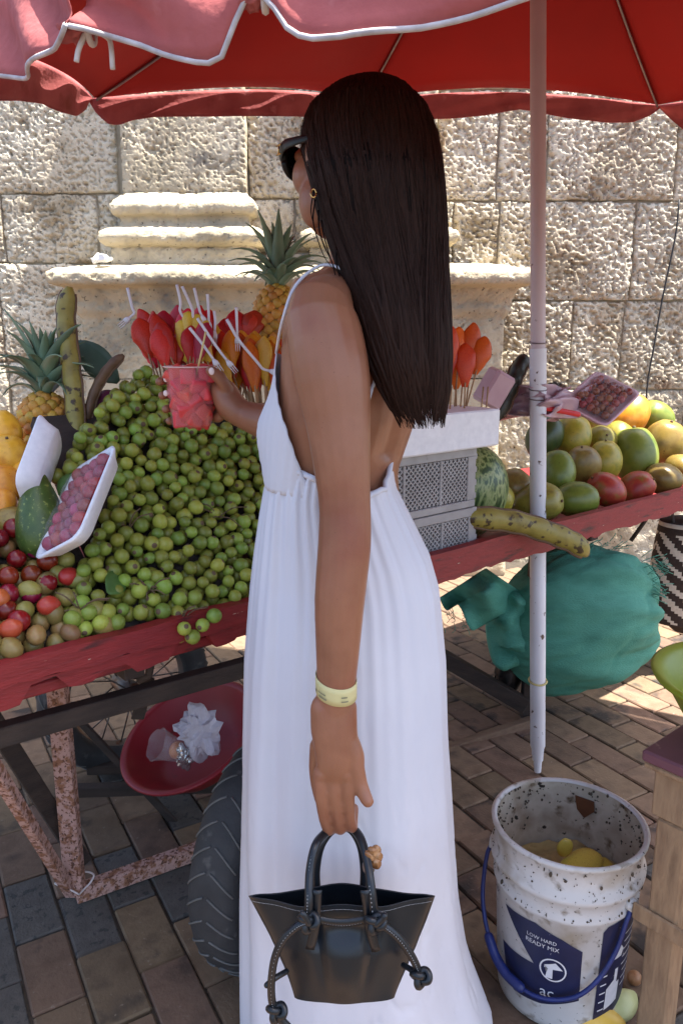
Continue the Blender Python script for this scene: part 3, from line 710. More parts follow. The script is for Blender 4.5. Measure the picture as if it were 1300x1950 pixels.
# ---- foam trays
m_foam = M('white_foam', [(222, 222, 226), (238, 238, 240)], 60, .6, bump=.15, bscale=400)
m_film = clear('cling_film', gloss=.07, rough=.22, milky=.06)
m_berry = M('red_berry', [(120, 20, 34), (160, 34, 44), (96, 14, 34)], 25, .3, rand=.3, hue=.02)
def rr(L, W, r, n=5):
    o_ = []
    for (cx, cy, a0) in ((L / 2 - r, W / 2 - r, 0), (-L / 2 + r, W / 2 - r, 90), (-L / 2 + r, -W / 2 + r, 180), (L / 2 - r, -W / 2 + r, 270)):
        for i in range(n): a = math.radians(a0 + 90 * i / (n - 1)); o_.append((cx + r * math.cos(a), cy + r * math.sin(a)))
    return o_
def foam_tray(c, e1, nrm, L, W, H, label, film=True, name='foam_tray', mat=None):
    e1 = np.array(e1, float); e1 /= np.linalg.norm(e1); nrm = np.array(nrm, float); nrm -= e1 * (nrm @ e1); nrm /= np.linalg.norm(nrm); e2 = np.cross(nrm, e1)
    B = basis(e1, e2, nrm, c); t = thing(name, label, 'tray', c)
    R = []
    for (ins, z) in ((.012, 0), (.004, H * .6), (-.004, H), (-.004, H + .003), (.003, H + .003), (.008, H * .6), (.016, .004)):
        R.append([(x, y, z) for x, y in rr(L - 2 * ins, W - 2 * ins, .022)])
    v, f = rings(np.array(R)); obj('pan', xf(v, B), f, mat or m_foam, t)
    if film:
        n = 16; g = np.zeros((n, n, 3))
        for i in range(n):
            for j in range(n):
                x = (i / (n - 1) - .5) * (L - .004); y = (j / (n - 1) - .5) * (W - .004)
                e = (1 - (2 * x / L) ** 4) * (1 - (2 * y / W) ** 4)
                g[i, j] = (x, y, H + .004 + e * (.012 + .008 * vn(np.array([x * 60]), np.array([y * 60]), 4)[0]))
        v, f = grid(g); obj('film', xf(v, B), f, m_film, t)
    return t, B
e1 = P(216, 888, 1.46) - P(136, 1086, 1.27)
c0 = (P(205, 888, 1.45) + P(128, 1070, 1.25)) / 2 + np.array([.012, -.035, .012])
t2, B2 = foam_tray(c0, e1, (-.62, -.70, .35), .205, .125, .024, 'white foam tray of dark red fruit wrapped in cling film leaning on the heap')
bm_ = blob('red_fruit', m_berry, 14, 9, None, .08, 1)
for i in range(7):
    for j in range(4):
        q = xf(np.array([[(i - 3) * .026 + random.uniform(-.003, .003), (j - 1.5) * .026 + random.uniform(-.003, .003), .020 + random.uniform(0, .004)]]), B2)[0]
        tag(inst('red_fruit', bm_, q, rrot(), (.0145, .0135, .0145)), 'dark red fruit inside the film wrapped tray beside the avocado', 'red fruit', 'red fruits in the wrapped tray')
e1 = P(118, 812, 1.50) - P(72, 945, 1.36)
foam_tray((P(112, 826, 1.50) + P(78, 955, 1.34)) / 2 + np.array([.01, -.02, .010]), e1, (-.97, .12, .22), .165, .085, .03, 'empty looking white foam tray standing on end behind the avocado', film=False)
# ---- pineapples
m_pinr = M('pineapple_rind', [(176, 122, 40), (206, 156, 62), (150, 104, 40)], 40, .55, rand=.18, hue=.02, spots=[((112, 84, 40), 60, .58, .1)])
m_pinb = M('pineapple_groove', [(122, 92, 40), (150, 120, 52)], 40, .7)
m_pinl = M('pineapple_leaf', [(84, 108, 84), (116, 138, 108), (74, 96, 78)], 10, .5, rand=.2, bump=.1)
ev, ef = ellip((0, 0, 0), [(1, 0, 0), (0, 1, 0), (0, 0, .5)], 7, 5)
ev[:, 2] += .45 * np.exp(-((ev[:, 0]) ** 2 + ev[:, 1] ** 2) * 9)
eye_m = mesh('eye', ev, ef, m_pinr)
pls = []
for L, W, cu in ((.11, .011, .35), (.09, .011, .7), (.07, .010, 1.1), (.12, .009, .15)):
    n, m = 9, 3; g = np.zeros((n, m, 3))
    for i in range(n):
        s = i / (n - 1); w_ = W * (1 - s) ** .7 * (1 + .5 * math.sin(math.pi * s)) + .0004
        for j in range(m):
            a = j - 1; ang = cu * s * s
            g[i, j] = (s * L * math.sin(ang * .8 + .02) , a * w_, s * L * math.cos(ang * .8) + 0) if True else 0
            g[i, j, 0] -= abs(a) * w_ * .5
    pls.append(mesh('leaf', *thick(*grid(g), .0012), m_pinl))
def pineapple(c, up, R, Hh, label, ls=1.0, nleaf=42):
    up = np.array(up, float); up /= np.linalg.norm(up); x = np.cross(up, (0, 1, .2)); x /= np.linalg.norm(x); y = np.cross(up, x); B = basis(x, y, up, c)
    t = thing('pineapple', label, 'pineapple', c)
    prof = [(R * math.sqrt(max(0.02, 1 - abs(2 * s - 1) ** 2.6)) * (1.0 - .1 * s), (s - .5) * Hh) for s in np.linspace(0, 1, 16)]
    v, f = lathe([(r * .97, z) for r, z in prof], 24, B, True); obj('rind', v, f, m_pinb, t)
    N_ = 120
    for i in range(N_):
        s = (i + .5) / N_; z = (s - .5) * Hh; r = R * math.sqrt(max(0.03, 1 - abs(2 * s - 1) ** 2.6)) * (1 - .1 * s); a = i * 2.39996 
        a = i * 2 * math.pi * 8 / 21.0 * 1.0 + .002 * i
        out = x * math.cos(a) + y * math.sin(a); pos = np.array(c) + out * r * .965 + up * z
        dr = -2 * (2 * s - 1) * abs(2 * s - 1) ** .6 * 1.1
        nrm = out - up * dr * R / Hh * 1.2 if False else out + up * (2 * s - 1) * .5
        nrm /= np.linalg.norm(nrm); q = Matrix(basis(np.cross(up, nrm) / np.linalg.norm(np.cross(up, nrm)), np.cross(nrm, np.cross(up, nrm)), nrm, (0, 0, 0)).tolist()).to_euler()
        e = R * .23 * (.75 + .25 * r / R)
        inst('eye', eye_m, pos, q, (e, e, e * .8), t)
    for i in range(nleaf):
        s = i / nleaf; a = i * 2.4; out = x * math.cos(a) + y * math.sin(a)
        tilt = .68 * (1 - s) ** .8 + .05; pos = np.array(c) + up * (Hh * .47 + .035 * s * ls) + out * .014 * (1 - s)
        zax = up * math.cos(tilt) + out * math.sin(tilt); xax = out * math.cos(tilt) - up * math.sin(tilt)
        q = Matrix(basis(xax, np.cross(zax, xax), zax, (0, 0, 0)).tolist()).to_euler()
        sc_ = ls * (.75 + .55 * math.sin(math.pi * min(1, s * .8 + .15))) * random.uniform(.85, 1.15)
        inst('leaf', pls[(0 if s > .5 else 1) if random.random() < .75 else (2 if s < .4 else 3)], pos, q, sc_, t)
    return t
pineapple(P(86, 812, 1.64), (.02, .15, 1), .058, .14, 'ripe yellow pineapple with blue green crown left of the tall pod', 1.05)
pineapple(P(527, 605, 2.05), (.04, .1, 1), .062, .16, 'pineapple with dark green crown standing behind the shoulder', 1.05)
# ---- long pods
m_pod = M('mottled_pod', [(126, 116, 50), (150, 136, 62), (112, 98, 44)], 22, .5, spots=[((66, 50, 28), 46, .57, .06)], bump=.2, bscale=90)
m_podb = M('brown_pod', [(86, 62, 44), (112, 84, 60)], 26, .6, bump=.3, bscale=80)
m_podd = M('dark_pod', [(34, 34, 24), (54, 50, 36)], 26, .5, bump=.2, bscale=80)
def pod(px, Y, rpx, mat, label, asp=.7, ref=(1, 0, .2)):
    pts = spl([P(x, y, yy) for (x, y), yy in zip(px, Y)], 40); k = np.mean([K(x, y, yy) for (x, y), yy in zip(px, Y)]); r = rpx * k / F
    s = np.linspace(0, 1, 40); rad = r * (np.clip(np.minimum(s, 1 - s) * 9, .12, 1) ** .5) * (1 + .05 * np.sin(s * 40))
    c = pts[-1]; t = thing('long_pod', label, 'pod', c)
    obj('shell', *tube(pts, rad, 16, asp, ref), mat, t)
    for sg in (1, -1):
        tt, U, V = frames(pts); rf = np.array(ref, float); U = rf[None] - tt * (tt @ rf)[:, None]; U /= np.linalg.norm(U, axis=1)[:, None]
        obj('ridge', *tube((pts + sg * U * (rad * asp)[:, None])[2:-2], r * .16, 6), m_podb, t)
    return t
pod([(133, 546), (126, 600), (134, 680), (142, 760), (150, 850)], [1.66, 1.66, 1.64, 1.62, 1.58], 18, m_pod, 'tall mottled yellow green pod standing upright beside the pineapple', .95)
pod([(236, 676), (205, 705), (180, 750), (164, 812)], [1.66, 1.65, 1.64, 1.62], 13, m_podb, 'short brown pod leaning behind the green fruit heap')
pod([(236, 784), (205, 800), (170, 815)], [1.62, 1.62, 1.62], 9, m_podb, 'dark thin pod lying flat at the top of the green heap')
pod([(1002, 682), (985, 705), (968, 745), (945, 800)], [2.25, 2.22, 2.2, 2.15], 20, m_podd, 'dark blackish pod sticking up left of the umbrella pole')
pod([(1075, 745), (1050, 748), (1020, 765)], [2.35, 2.34, 2.3], 20, m_podd, 'dark pod lying behind the umbrella pole')
pod([(878, 985), (935, 988), (990, 996), (1050, 1016), (1092, 1034), (1116, 1056)], [1.88, 1.90, 1.92, 1.94, 1.955, 1.97], 21, m_pod, 'long mottled pod drooping over the red cart edge', .95, (0, .3, 1))
v, f = leaf_mesh(.2, .04, .1); m_ban = M('dull_leaf', [(62, 84, 66), (84, 104, 84)], 12, .6, stretch=(1, 12, 1))
q0, q1 = P(226, 728, 1.72), P(150, 655, 1.72); xx = (q1 - q0); Lq = np.linalg.norm(xx); xx /= Lq; zz = np.array([-.5, -.7, .5]); zz -= xx * (zz @ xx); zz /= np.linalg.norm(zz)
tag(obj('banana_leaf', xf(v * np.array([Lq / .2 * 1.1, .85, 1]), basis(xx, np.cross(zz, xx), zz, q0)), f, m_ban), 'strip of dull green leaf behind the tall pod', 'leaf')
m_oni = M('purple_onion', [(84, 30, 58), (130, 66, 96)], 30, .35, stretch=(6, 6, 1))
tag(inst('red_onion', blob('red_onion', m_oni, 20, 12, None, .03), P(207, 768, 1.68), (.3, .2, 0), .030), 'dark purple onion between the brown pod and the green heap', 'onion')
# ---- crates, foam block
m_crate = M('grey_plastic', [(138, 134, 132), (164, 160, 158)], 20, .5, bump=.1, spots=[((120, 112, 104), 30, .66, .1)])
def crate(t0, t1, d0, d1, z0, z1, label):
    c = C((t0 + t1) / 2, (d0 + d1) / 2, z0); t = thing('plastic_crate', label, 'crate', c, None)
    def bx(name, *a): return obj(name, *cbox(*a, bev=.0015), m_crate, t, smooth=False)
    e = .012; h = z1 - z0
    for (a, b) in ((z1 - .022, z1), (z0, z0 + .018)):
        bx('rim', t0, t1, d0, d0 + e, a, b); bx('rim', t0, t1, d1 - e, d1, a, b); bx('rim', t0, t0 + e, d0 + e, d1 - e, a, b); bx('rim', t1 - e, t1, d0 + e, d1 - e, a, b)
    for tt in (t0, t1 - .03):
        for dd in (d0 + .001, d1 - .021): bx('corner_post', tt, tt + .03, dd, dd + .02, z0 + .018, z1 - .022)
    for tt in (t1 - .13, t0 + .11):
        bx('rib', tt, tt + .008, d0 + .001, d0 + .011, z0 + .018, z1 - .022)
    for k_ in range(4):
        bx('clip', t1 - .004, t1 + .006, d0 + .002, d0 + .02, z0 + .02 + k_ * h * .22, z0 + .035 + k_ * h * .22)
    mb = MB()
    for sgn in (1, -1):                              # diamond lattice of the front panel
        x = t0 - h
        while x < t1:
            a = [x, z0 + .02]; b = [x + h - .04, z1 - .024]
            lo, hi = t0 + .02, t1 - .02
            if sgn < 0: a[1], b[1] = b[1], a[1]
            def clipx(a, b):
                if b[0] <= lo or a[0] >= hi: return None
                sl_ = (b[1] - a[1]) / (b[0] - a[0])
                if a[0] < lo: a = [lo, a[1] + sl_ * (lo - a[0])]
                if b[0] > hi: b = [hi, b[1] - sl_ * (b[0] - hi)]
                return a, b
            r_ = clipx(a, b)
            if r_ and r_[1][0] - r_[0][0] > .004:
                (a, b) = r_; mb.add(*bar(C(a[0], d0 + .006, a[1]), C(b[0], d0 + .006, b[1]), .004 + .0006 * sgn, .0035, 0))
            x += .0145
    mb.build('lattice', m_crate, t, smooth=False)
    obj('back_panel', *cbox(t0 + .02, t1 - .02, d0 + .016, d0 + .018, z0 + .004, z1 - .03, 0), M('crate_liner', [(118, 114, 112), (136, 132, 130)], 8, .7), t, smooth=False)
    obj('end_panel', *cbox(t1 - .009, t1 - .003, d0 + .02, d1 - .02, z0 + .018, z1 - .022, 0), m_crate, t, smooth=False)
    obj('floor_panel', *cbox(t0 + .012, t1 - .012, d0 + .018, d1 - .012, z0 + .005, z0 + .012, 0), m_crate, t, smooth=False)
    return t
crate(.80, 1.172, .022, .34, .774, .912, 'lower grey plastic lattice crate standing on the red cart edge')
crate(.80, 1.165, .024, .34, .914, 1.064, 'upper grey plastic lattice crate under the white foam block')
cb = C(.9, .17, 1.067)
fb = thing('foam_block', 'thick white foam block on the crates holding fruit skewers upright', 'foam block', cb)
obj('block', *cbox(.78, 1.215, -.005, .26, 1.067, 1.158, .004), m_foam, fb, smooth=False)
cb2 = C(.75, .62, .774)
fb2 = thing('foam_box', 'tall white foam box behind the green heap holding the left skewers', 'foam box', cb2)
obj('box', *cbox(.48, 1.2, .50, .80, .774, 1.13, .006), m_foam, fb2, smooth=False)
# ---- watermelon
m_mel = M('watermelon_skin', [(52, 74, 34), (120, 136, 78), (152, 160, 104), (70, 92, 42)], 5, .35, stretch=(1.6, 1.6, .5), contrast=.12, detail=8)
tag(inst('watermelon', blob('watermelon', m_mel, 32, 20, lambda v: v * np.array([1, 1, 1.2]), .02), C(1.345, .21, .900), (.25, .15, .4), .120), 'mottled green watermelon between the grey crate and the umbrella pole', 'watermelon')
# ---- skewers
FM = {'red': M('red_slice', [(204, 28, 34), (226, 56, 52)], 30, .3, rand=.3, hue=.012, sss=.15, trans=.32), 'yellow': M('yellow_slice', [(206, 160, 40), (226, 184, 70)], 30, .35, rand=.1, hue=.01, sss=.15),
      'orange': M('orange_slice', [(222, 112, 20), (238, 146, 36)], 30, .3, rand=.15, hue=.02, sss=.15, trans=.32), 'amber': M('amber_slice', [(226, 150, 32), (240, 184, 70)], 30, .3, rand=.15, hue=.02, sss=.15, trans=.32), 'deep': M('deep_orange_slice', [(206, 66, 20), (224, 96, 30)], 30, .3, rand=.12, hue=.015, sss=.15, trans=.32)}
for m_ in FM.values(): m_.node_tree.nodes['Principled BSDF'].inputs['Roughness'].default_value = .4
m_stick = M('wood_stick', [(150, 112, 76), (176, 138, 98)], 40, .7)
def slice_m(kind, seed):
    n, m = 14, 12; R = []
    for i in range(n):
        s = i / (n - 1); w_ = math.sin(math.pi * min(.985, s ** 1.25 * .95 + .04)) ** .8 * .42 + .015; th = .045 * math.sin(math.pi * (s * .94 + .03)) ** .5 + .012
        if kind == 'yellow': w_ = .2 * (min(1, s * 12, (1 - s) * 12) ** .4); th = .15 * (min(1, s * 12, (1 - s) * 12) ** .4)
        R.append([(math.cos(a) * w_, math.sin(a) * th + .45 * (s - .4) ** 2 + .55 * (math.cos(a) * w_) ** 2 * (1 if kind != 'yellow' else 0), s) for a in np.linspace(0, 2 * math.pi, m, endpoint=False)])
    R = np.array(R); R += (np.stack([vn(R[..., 0] * 6, R[..., 2] * 6, seed), vn(R[..., 0] * 6, R[..., 2] * 6, seed + 1), vn(R[..., 0] * 6, R[..., 2] * 6, seed + 2)], -1) - .5) * .075
    return mesh('slice', *rings(R), FM[kind])
SLM = {k: [slice_m(k, s) for s in range(3)] for k in FM}
sk_lab = {('amber', 0): ('amber yellow fruit slice on a stick between the cup and shoulder', 'amber skewers'), ('red', 0): ('red fruit slice on a stick in the left fan of skewers', 'red skewers on the left'), ('yellow', 0): ('yellow pineapple spear on a stick behind the plastic cup', 'yellow skewers'),
          ('orange', 0): ('orange mango slice on a stick between the cup and the shoulder', 'orange skewers on the left'), ('deep', 0): ('deep orange slice on a stick near the bent elbow', 'deep orange skewers on the left'),
          ('orange', 1): ('orange mango slice on a stick right of the long hair', 'orange skewers right of the hair'), ('deep', 1): ('red orange mango slice on a stick right of the long hair', 'red orange skewers right of the hair'),
          ('red', 1): ('red slice on a stick at the hair edge', 'red skewers right of the hair'), ('red', 2): ('dark red slice on a stick below the back pineapple', 'red skewers below the pineapple')}
def skewer(xt, yt, xb, yb, Y, wpx, kind, side=0, base=None, zb=1.13):
    a = P(xt, yt, Y); b = P(xb, yb, Y - .01); L = np.linalg.norm(a - b); z = (a - b) / L
    lb, gr = sk_lab[(kind, side)]
    ang = random.uniform(-.5, .5); x = np.array([math.cos(ang), math.sin(ang), 0]); x -= z * (x @ z); x /= np.linalg.norm(x)
    wsc = wpx * K(xt, yt, Y) / F / (.9 if kind != 'yellow' else .4)
    t = thing('fruit_skewer', lb, 'fruit skewer', b, gr)
    o = inst('slice', random.choice(SLM[kind]), b, Matrix(basis(x, np.cross(z, x), z, (0, 0, 0)).tolist()).to_euler(), (wsc, wsc, L), t)
    e = b - z * (.0 + max(.03, (b[2] - zb) / max(.3, z[2]) + .004))
    obj('stick', *tube([b + z * L * .5, e], .0022, 6), m_stick, t)
REDS = [(262, 602, 285, 672), (286, 592, 300, 668), (310, 588, 312, 660), (333, 580, 330, 650), (356, 586, 345, 650), (377, 580, 368, 645), (396, 588, 380, 650), (272, 632, 296, 692), (300, 622, 315, 690), (326, 640, 335, 696), (345, 625, 350, 690), (320, 662, 345, 705)]
for i, (a, b, c_, d) in enumerate(REDS): skewer(a, b, c_, d + 8, 1.80 + .03 * (i % 4) - (.06 if i > 6 else 0), 44, 'red')
for i in range(18): a = random.uniform(256, 402); skewer(a, random.uniform(585, 640), 300 + (a - 262) * .5 + 10, random.uniform(680, 700), random.uniform(1.72, 1.9), 40, 'red')
for a, b, c_, d in ((430, 605, 436, 660), (452, 588, 452, 640), (470, 592, 466, 640), (486, 590, 478, 640)): skewer(a, b, c_, d + 6, 1.99, 48, 'red', 2)
for a, b, c_, d in ((352, 588, 366, 690), (340, 608, 356, 690), (372, 596, 384, 690), (388, 604, 396, 690)): skewer(a, b, c_, d, 1.78, 22, 'yellow')
ORS = [(318, 612, 345, 672), (400, 610, 410, 680), (418, 630, 424, 700), (436, 628, 440, 706), (456, 640, 456, 716), (404, 655, 420, 720), (480, 632, 478, 712), (500, 640, 494, 716), (520, 652, 510, 730), (446, 668, 452, 740), (508, 668, 508, 742), (530, 668, 524, 745), (424, 688, 436, 748), (545, 650, 535, 735)]
for i, (a, b, c_, d) in enumerate(ORS): skewer(a, b, c_, d, 1.88 - .025 * (i % 4) - (.03 if i > 9 else 0), 40, ('orange', 'amber', 'deep')[i % 3])
for i in range(34): a = random.uniform(392, 548); skewer(a, random.uniform(625, 680), 430 + (a - 400) * .75, random.uniform(715, 745), random.uniform(1.78, 1.92), 38, random.choice(['orange', 'deep', 'amber']))
for a, b, c_, d in ((470, 680, 478, 745), (486, 690, 490, 748)): skewer(a, b, c_, d, 1.80, 34, 'red', 2)
for a, b, c_, d, kd in ((860, 618, 858, 700, 'deep'), (878, 622, 872, 690, 'orange'), (905, 614, 895, 700, 'orange'), (925, 640, 905, 712, 'deep'), (888, 650, 885, 735, 'deep'), (868, 665, 868, 740, 'orange'), (850, 640, 850, 730, 'red'), (838, 650, 842, 740, 'deep')):
    skewer(a, b, c_, d, 1.93 + random.uniform(-.03, .06), 44, kd, 1, zb=1.14)
for x in (855, 875, 915, 924):
    b = P(x, 778, 1.95); b[2] = 1.143; tag(obj('bare_stick', *tube([b - np.array([0, 0, .02]), b + np.array([.004, 0, .065])], .0022, 6), m_stick), 'bare wooden stick poked into the white foam block', 'stick', 'bare sticks in the foam block')
ORD = ['first', 'second', 'third', 'fourth', 'fifth', 'sixth', 'seventh', 'eighth', 'ninth', 'tenth', 'eleventh', 'twelfth', 'thirteenth', 'fourteenth', 'fifteenth', 'sixteenth', 'seventeenth', 'eighteenth', 'nineteenth', 'twentieth', 'twenty first', 'twenty second', 'twenty third', 'twenty fourth', 'twenty fifth', 'twenty sixth', 'twenty seventh', 'twenty eighth', 'twenty ninth', 'thirtieth', 'thirty first', 'thirty second']
for gr_ in sorted({q[1] for q in sk_lab.values()} | {'twigs in the green heap', 'bare sticks in the foam block'}):
    S_ = sorted([o for o in COL.objects if o.get('group') == gr_], key=lambda o: pix(np.array(o.location))[0])
    for i, o in enumerate(S_): o['label'] = o['label'] + ', ' + ORD[i] + ' from left'
m_plas = M('white_plastic', [(214, 206, 212), (228, 222, 226)], 20, .35)
FK = [[(243, 548), (252, 585), (256, 596), (248, 604)], [(337, 542), (344, 575), (343, 592), (352, 608)], [(347, 545), (366, 588), (368, 604), (380, 624)], [(370, 548), (380, 590), (384, 600)], [(395, 560), (397, 585), (398, 612)],
      [(361, 624), (380, 648), (395, 668), (406, 684)], [(376, 606), (400, 642), (418, 668), (432, 686)], [(432, 608), (455, 648), (490, 690), (500, 702), (512, 706)], [(450, 585), (451, 610), (452, 640)], [(408, 592), (410, 610), (409, 630)]]
FL = ['leftmost white plastic fork standing alone left of the red slices', 'white fork above the red slices, first of three together', 'long white fork bent over the yellow spears', 'white fork right of the middle pair above the red slices', 'thin pale fork handle in front of the dark ledge',
      'pale fork lying across the yellow spears', 'white fork crossing diagonally over the orange slices', 'longest white fork lying over the orange slices towards the elbow', 'faint fork handle in front of the dark red slices', 'short faint fork handle behind the orange slices']
for i, (pts, lb) in enumerate(zip(FK, FL)):
    Y = 1.70 if i in (5, 6, 7) else 1.78; w_ = spl([P(x, y, Y) for x, y in pts], 16); e = w_[-1]; d = w_[-1] - w_[-2]; d /= np.linalg.norm(d)
    t = thing('plastic_fork', lb, 'fork', e); obj('handle', *tube(w_, np.linspace(.0036, .0028, 16), 7, .6), m_plas, t)
    sd_ = np.cross(d, (0, 1, 0)); sd_ /= np.linalg.norm(sd_); hd = obj('head', *tube([e, e + d * .008, e + d * .016], [.003, .0065, .007], 8, .4, (0, 1, 0)), m_plas, t)
    for q in (-1, 0, 1): obj('tine', *tube([e + d * .014 + sd_ * q * .0045, e + d * .034 + sd_ * q * .0045], [.0014, .0007], 5), m_plas, hd)
# ---- grape tray, plastic bag, red strip
m_grape = M('red_grape', [(110, 30, 36), (150, 80, 50), (120, 60, 40)], 20, .25, rand=.3, hue=.03)
m_pinkf = M('pink_foam', [(216, 180, 186), (228, 198, 202)], 30, .6)
e1 = P(1180, 722, 2.42) - P(1095, 800, 2.27)
t3, B3 = foam_tray(P(1140, 768, 2.34), e1, (-.35, -.80, .45), .20, .15, .02, 'pink foam tray of red grapes wrapped in film on the mangoes', mat=m_pinkf)
gm3 = blob('grape', m_grape, 12, 8)
for i in range(7):
    for j in range(5):
        q = xf(np.array([[(i - 2.6) * .023 + random.uniform(-.004, .004), (j - 2) * .023 + random.uniform(-.004, .004), .018 + random.uniform(0, .008)]]), B3)[0]
        tag(inst('grape', gm3, q, rrot(), random.uniform(.011, .013)), 'reddish brown grape inside the pink foam tray', 'grape', 'grapes in the pink tray')
def crumple(name, pxs, Y, amp, mat, label, cat, n=26, seed=0):
    g = np.zeros((n, n, 3)); A, B_, C_, D_ = [np.array(q, float) for q in pxs]
    for i in range(n):
        for j in range(n):
            u, v_ = i / (n - 1), j / (n - 1); q = (A * (1 - u) + B_ * u) * (1 - v_) + (D_ * (1 - u) + C_ * u) * v_
            f1 = vn(np.array([u * 5 + seed]), np.array([v_ * 5.]), seed)[0] - .5; f2 = vn(np.array([u * 11 + seed]), np.array([v_ * 11.]), seed + 4)[0] - .5
            g[i, j] = P(q[0] + 22 * f2, q[1] + 22 * f1, Y + amp * (f1 + .5 * f2) + amp * .6 * math.sin(u * 7))
    return tag(obj(name, *thick(*grid(g), .0012), mat), label, cat)
m_ppl = M('pink_plastic', [(206, 170, 180), (226, 200, 206)], 14, .3, trans=.3)
crumple('plastic_bag', [(940, 740), (1075, 735), (1100, 790), (935, 800)], 2.22, .10, m_ppl, 'crumpled pinkish plastic bag behind the umbrella pole above the watermelon', 'plastic bag', seed=3)
crumple('plastic_bag', [(1060, 760), (1150, 720), (1120, 800), (1040, 800)], 2.38, .08, m_ppl, 'pale plastic film wrapped beside the grape tray', 'plastic bag', seed=8)
c = P(940, 740, 2.12)
v, f = box((-.035, -.03, -.05), (.035, .03, .05), .008); tag(obj('white_carton', xf(v, np.array(Matrix.Translation(c) @ Matrix.Rotation(.5, 4, 'Y') @ Matrix.Rotation(.4, 4, 'Z'))), f, m_ppl, smooth=False), 'small pale pink carton behind the white foam block', 'carton')
m_rst = M('red_strip', [(200, 30, 34), (220, 50, 50)], 20, .4)
tag(obj('knife_handle', *tube(spl([P(1032, 776, 2.16), P(1065, 782, 2.17), P(1100, 789, 2.19)], 10), .008, 10, .6, round_ends=True), m_rst), 'bright red plastic handle lying across the mangoes by the pole', 'handle')
# ================================================================== things under and beside the cart
# ---- red basin with rubbish
m_basin = M('red_plastic', [(136, 26, 36), (156, 36, 46)], 8, .45, bump=.08, spots=[((110, 40, 40), 30, .66, .1)])
bc = P(362, 1400, 1.93); bn = np.array([-.30, -.30, .90]); bn /= np.linalg.norm(bn); bx_ = np.cross((0, 1, 0), bn); bx_ /= np.linalg.norm(bx_); BB = basis(bx_, np.cross(bn, bx_), bn, bc)
basin = thing('plastic_basin', 'dark red plastic basin with rubbish inside under the cart', 'basin', bc)
pf = [(.0, -.095), (.10, -.095), (.13, -.08), (.165, -.03), (.187, 0), (.200, .002), (.203, .008), (.198, .012), (.186, .009), (.182, .004), (.160, -.03), (.125, -.074), (.10, -.088), (.0, -.088)]
obj('bowl', *lathe(pf, 56, BB), m_basin, basin)
obj('shelf_bar', *bar(bc + np.array([-.35, -.02, -.16]), bc + np.array([.6, .02, -.15]), .03, .03), m_dark, cart, smooth=False)
obj('shelf_bar', *bar(bc + np.array([-.35, .16, -.20]), bc + np.array([.6, .18, -.18]), .03, .03), m_dark, cart, smooth=False)
m_cupc = clear('thin_plastic', gloss=.3, rough=.15, milky=.22)
v, f = lathe([(.028, -.045), (.030, -.02), (.036, .02), (.041, .045), (.043, .047)], 26)
v[:, :2] *= (1 + .25 * (vn(v[:, 2] * 60 + np.arctan2(v[:, 1], v[:, 0]) * 3, v[:, 0] * 30, 3) - .5))[:, None]
Mc = np.array(Matrix.Translation(P(325, 1425, 1.86)) @ Matrix.Rotation(-.9, 4, 'Y') @ Matrix.Rotation(.5, 4, 'X'))
dc = thing('discarded_cup', 'crushed clear plastic cup with orange dregs lying in the red basin', 'cup', P(325, 1425, 1.86)); obj('wall', xf(v, Mc), f, m_cupc, dc)
obj('dregs', xf(ellip((.0, -.0, -.02), [(.024, 0, 0), (0, .024, 0), (0, 0, .018)], 14, 8)[0], Mc), ellip((0, 0, 0), [(1, 0, 0), (0, 1, 0), (0, 0, 1)], 14, 8)[1], M('orange_dregs', [(196, 110, 40), (220, 140, 70)], 30, .4), dc)
def crumpled_ball(c, r, mat, seed, name, label, cat):
    v, f = ellip(c, [(r * .8, 0, .3 * r), (0, r * .6, 0), (-.25 * r, 0, r * 1.1)], 30, 20)
    d = v - c; a = np.arctan2(d[:, 2], d[:, 0]); q = np.abs(vn(a * 2.2 + seed, d[:, 1] * 40, seed) - .5) + np.abs(vn(d[:, 0] * 60, d[:, 2] * 60, seed + 1) - .5)
    return tag(obj(name, c + d * (.62 + .95 * q)[:, None], f, mat, smooth=False), label, cat)
m_paper = M('grey_tissue', [(190, 186, 196), (214, 210, 218)], 30, .7)
crumpled_ball(P(378, 1392, 1.86), .062, m_paper, 3, 'crumpled_bag', 'crumpled white plastic bag in the red basin', 'plastic bag')
crumpled_ball(P(352, 1442, 1.84), .03, M('foil', [(180, 180, 180), (215, 215, 215)], 60, .25, metal=.8), 9, 'crumpled_foil', 'small ball of shiny foil beside the cup in the basin', 'foil')
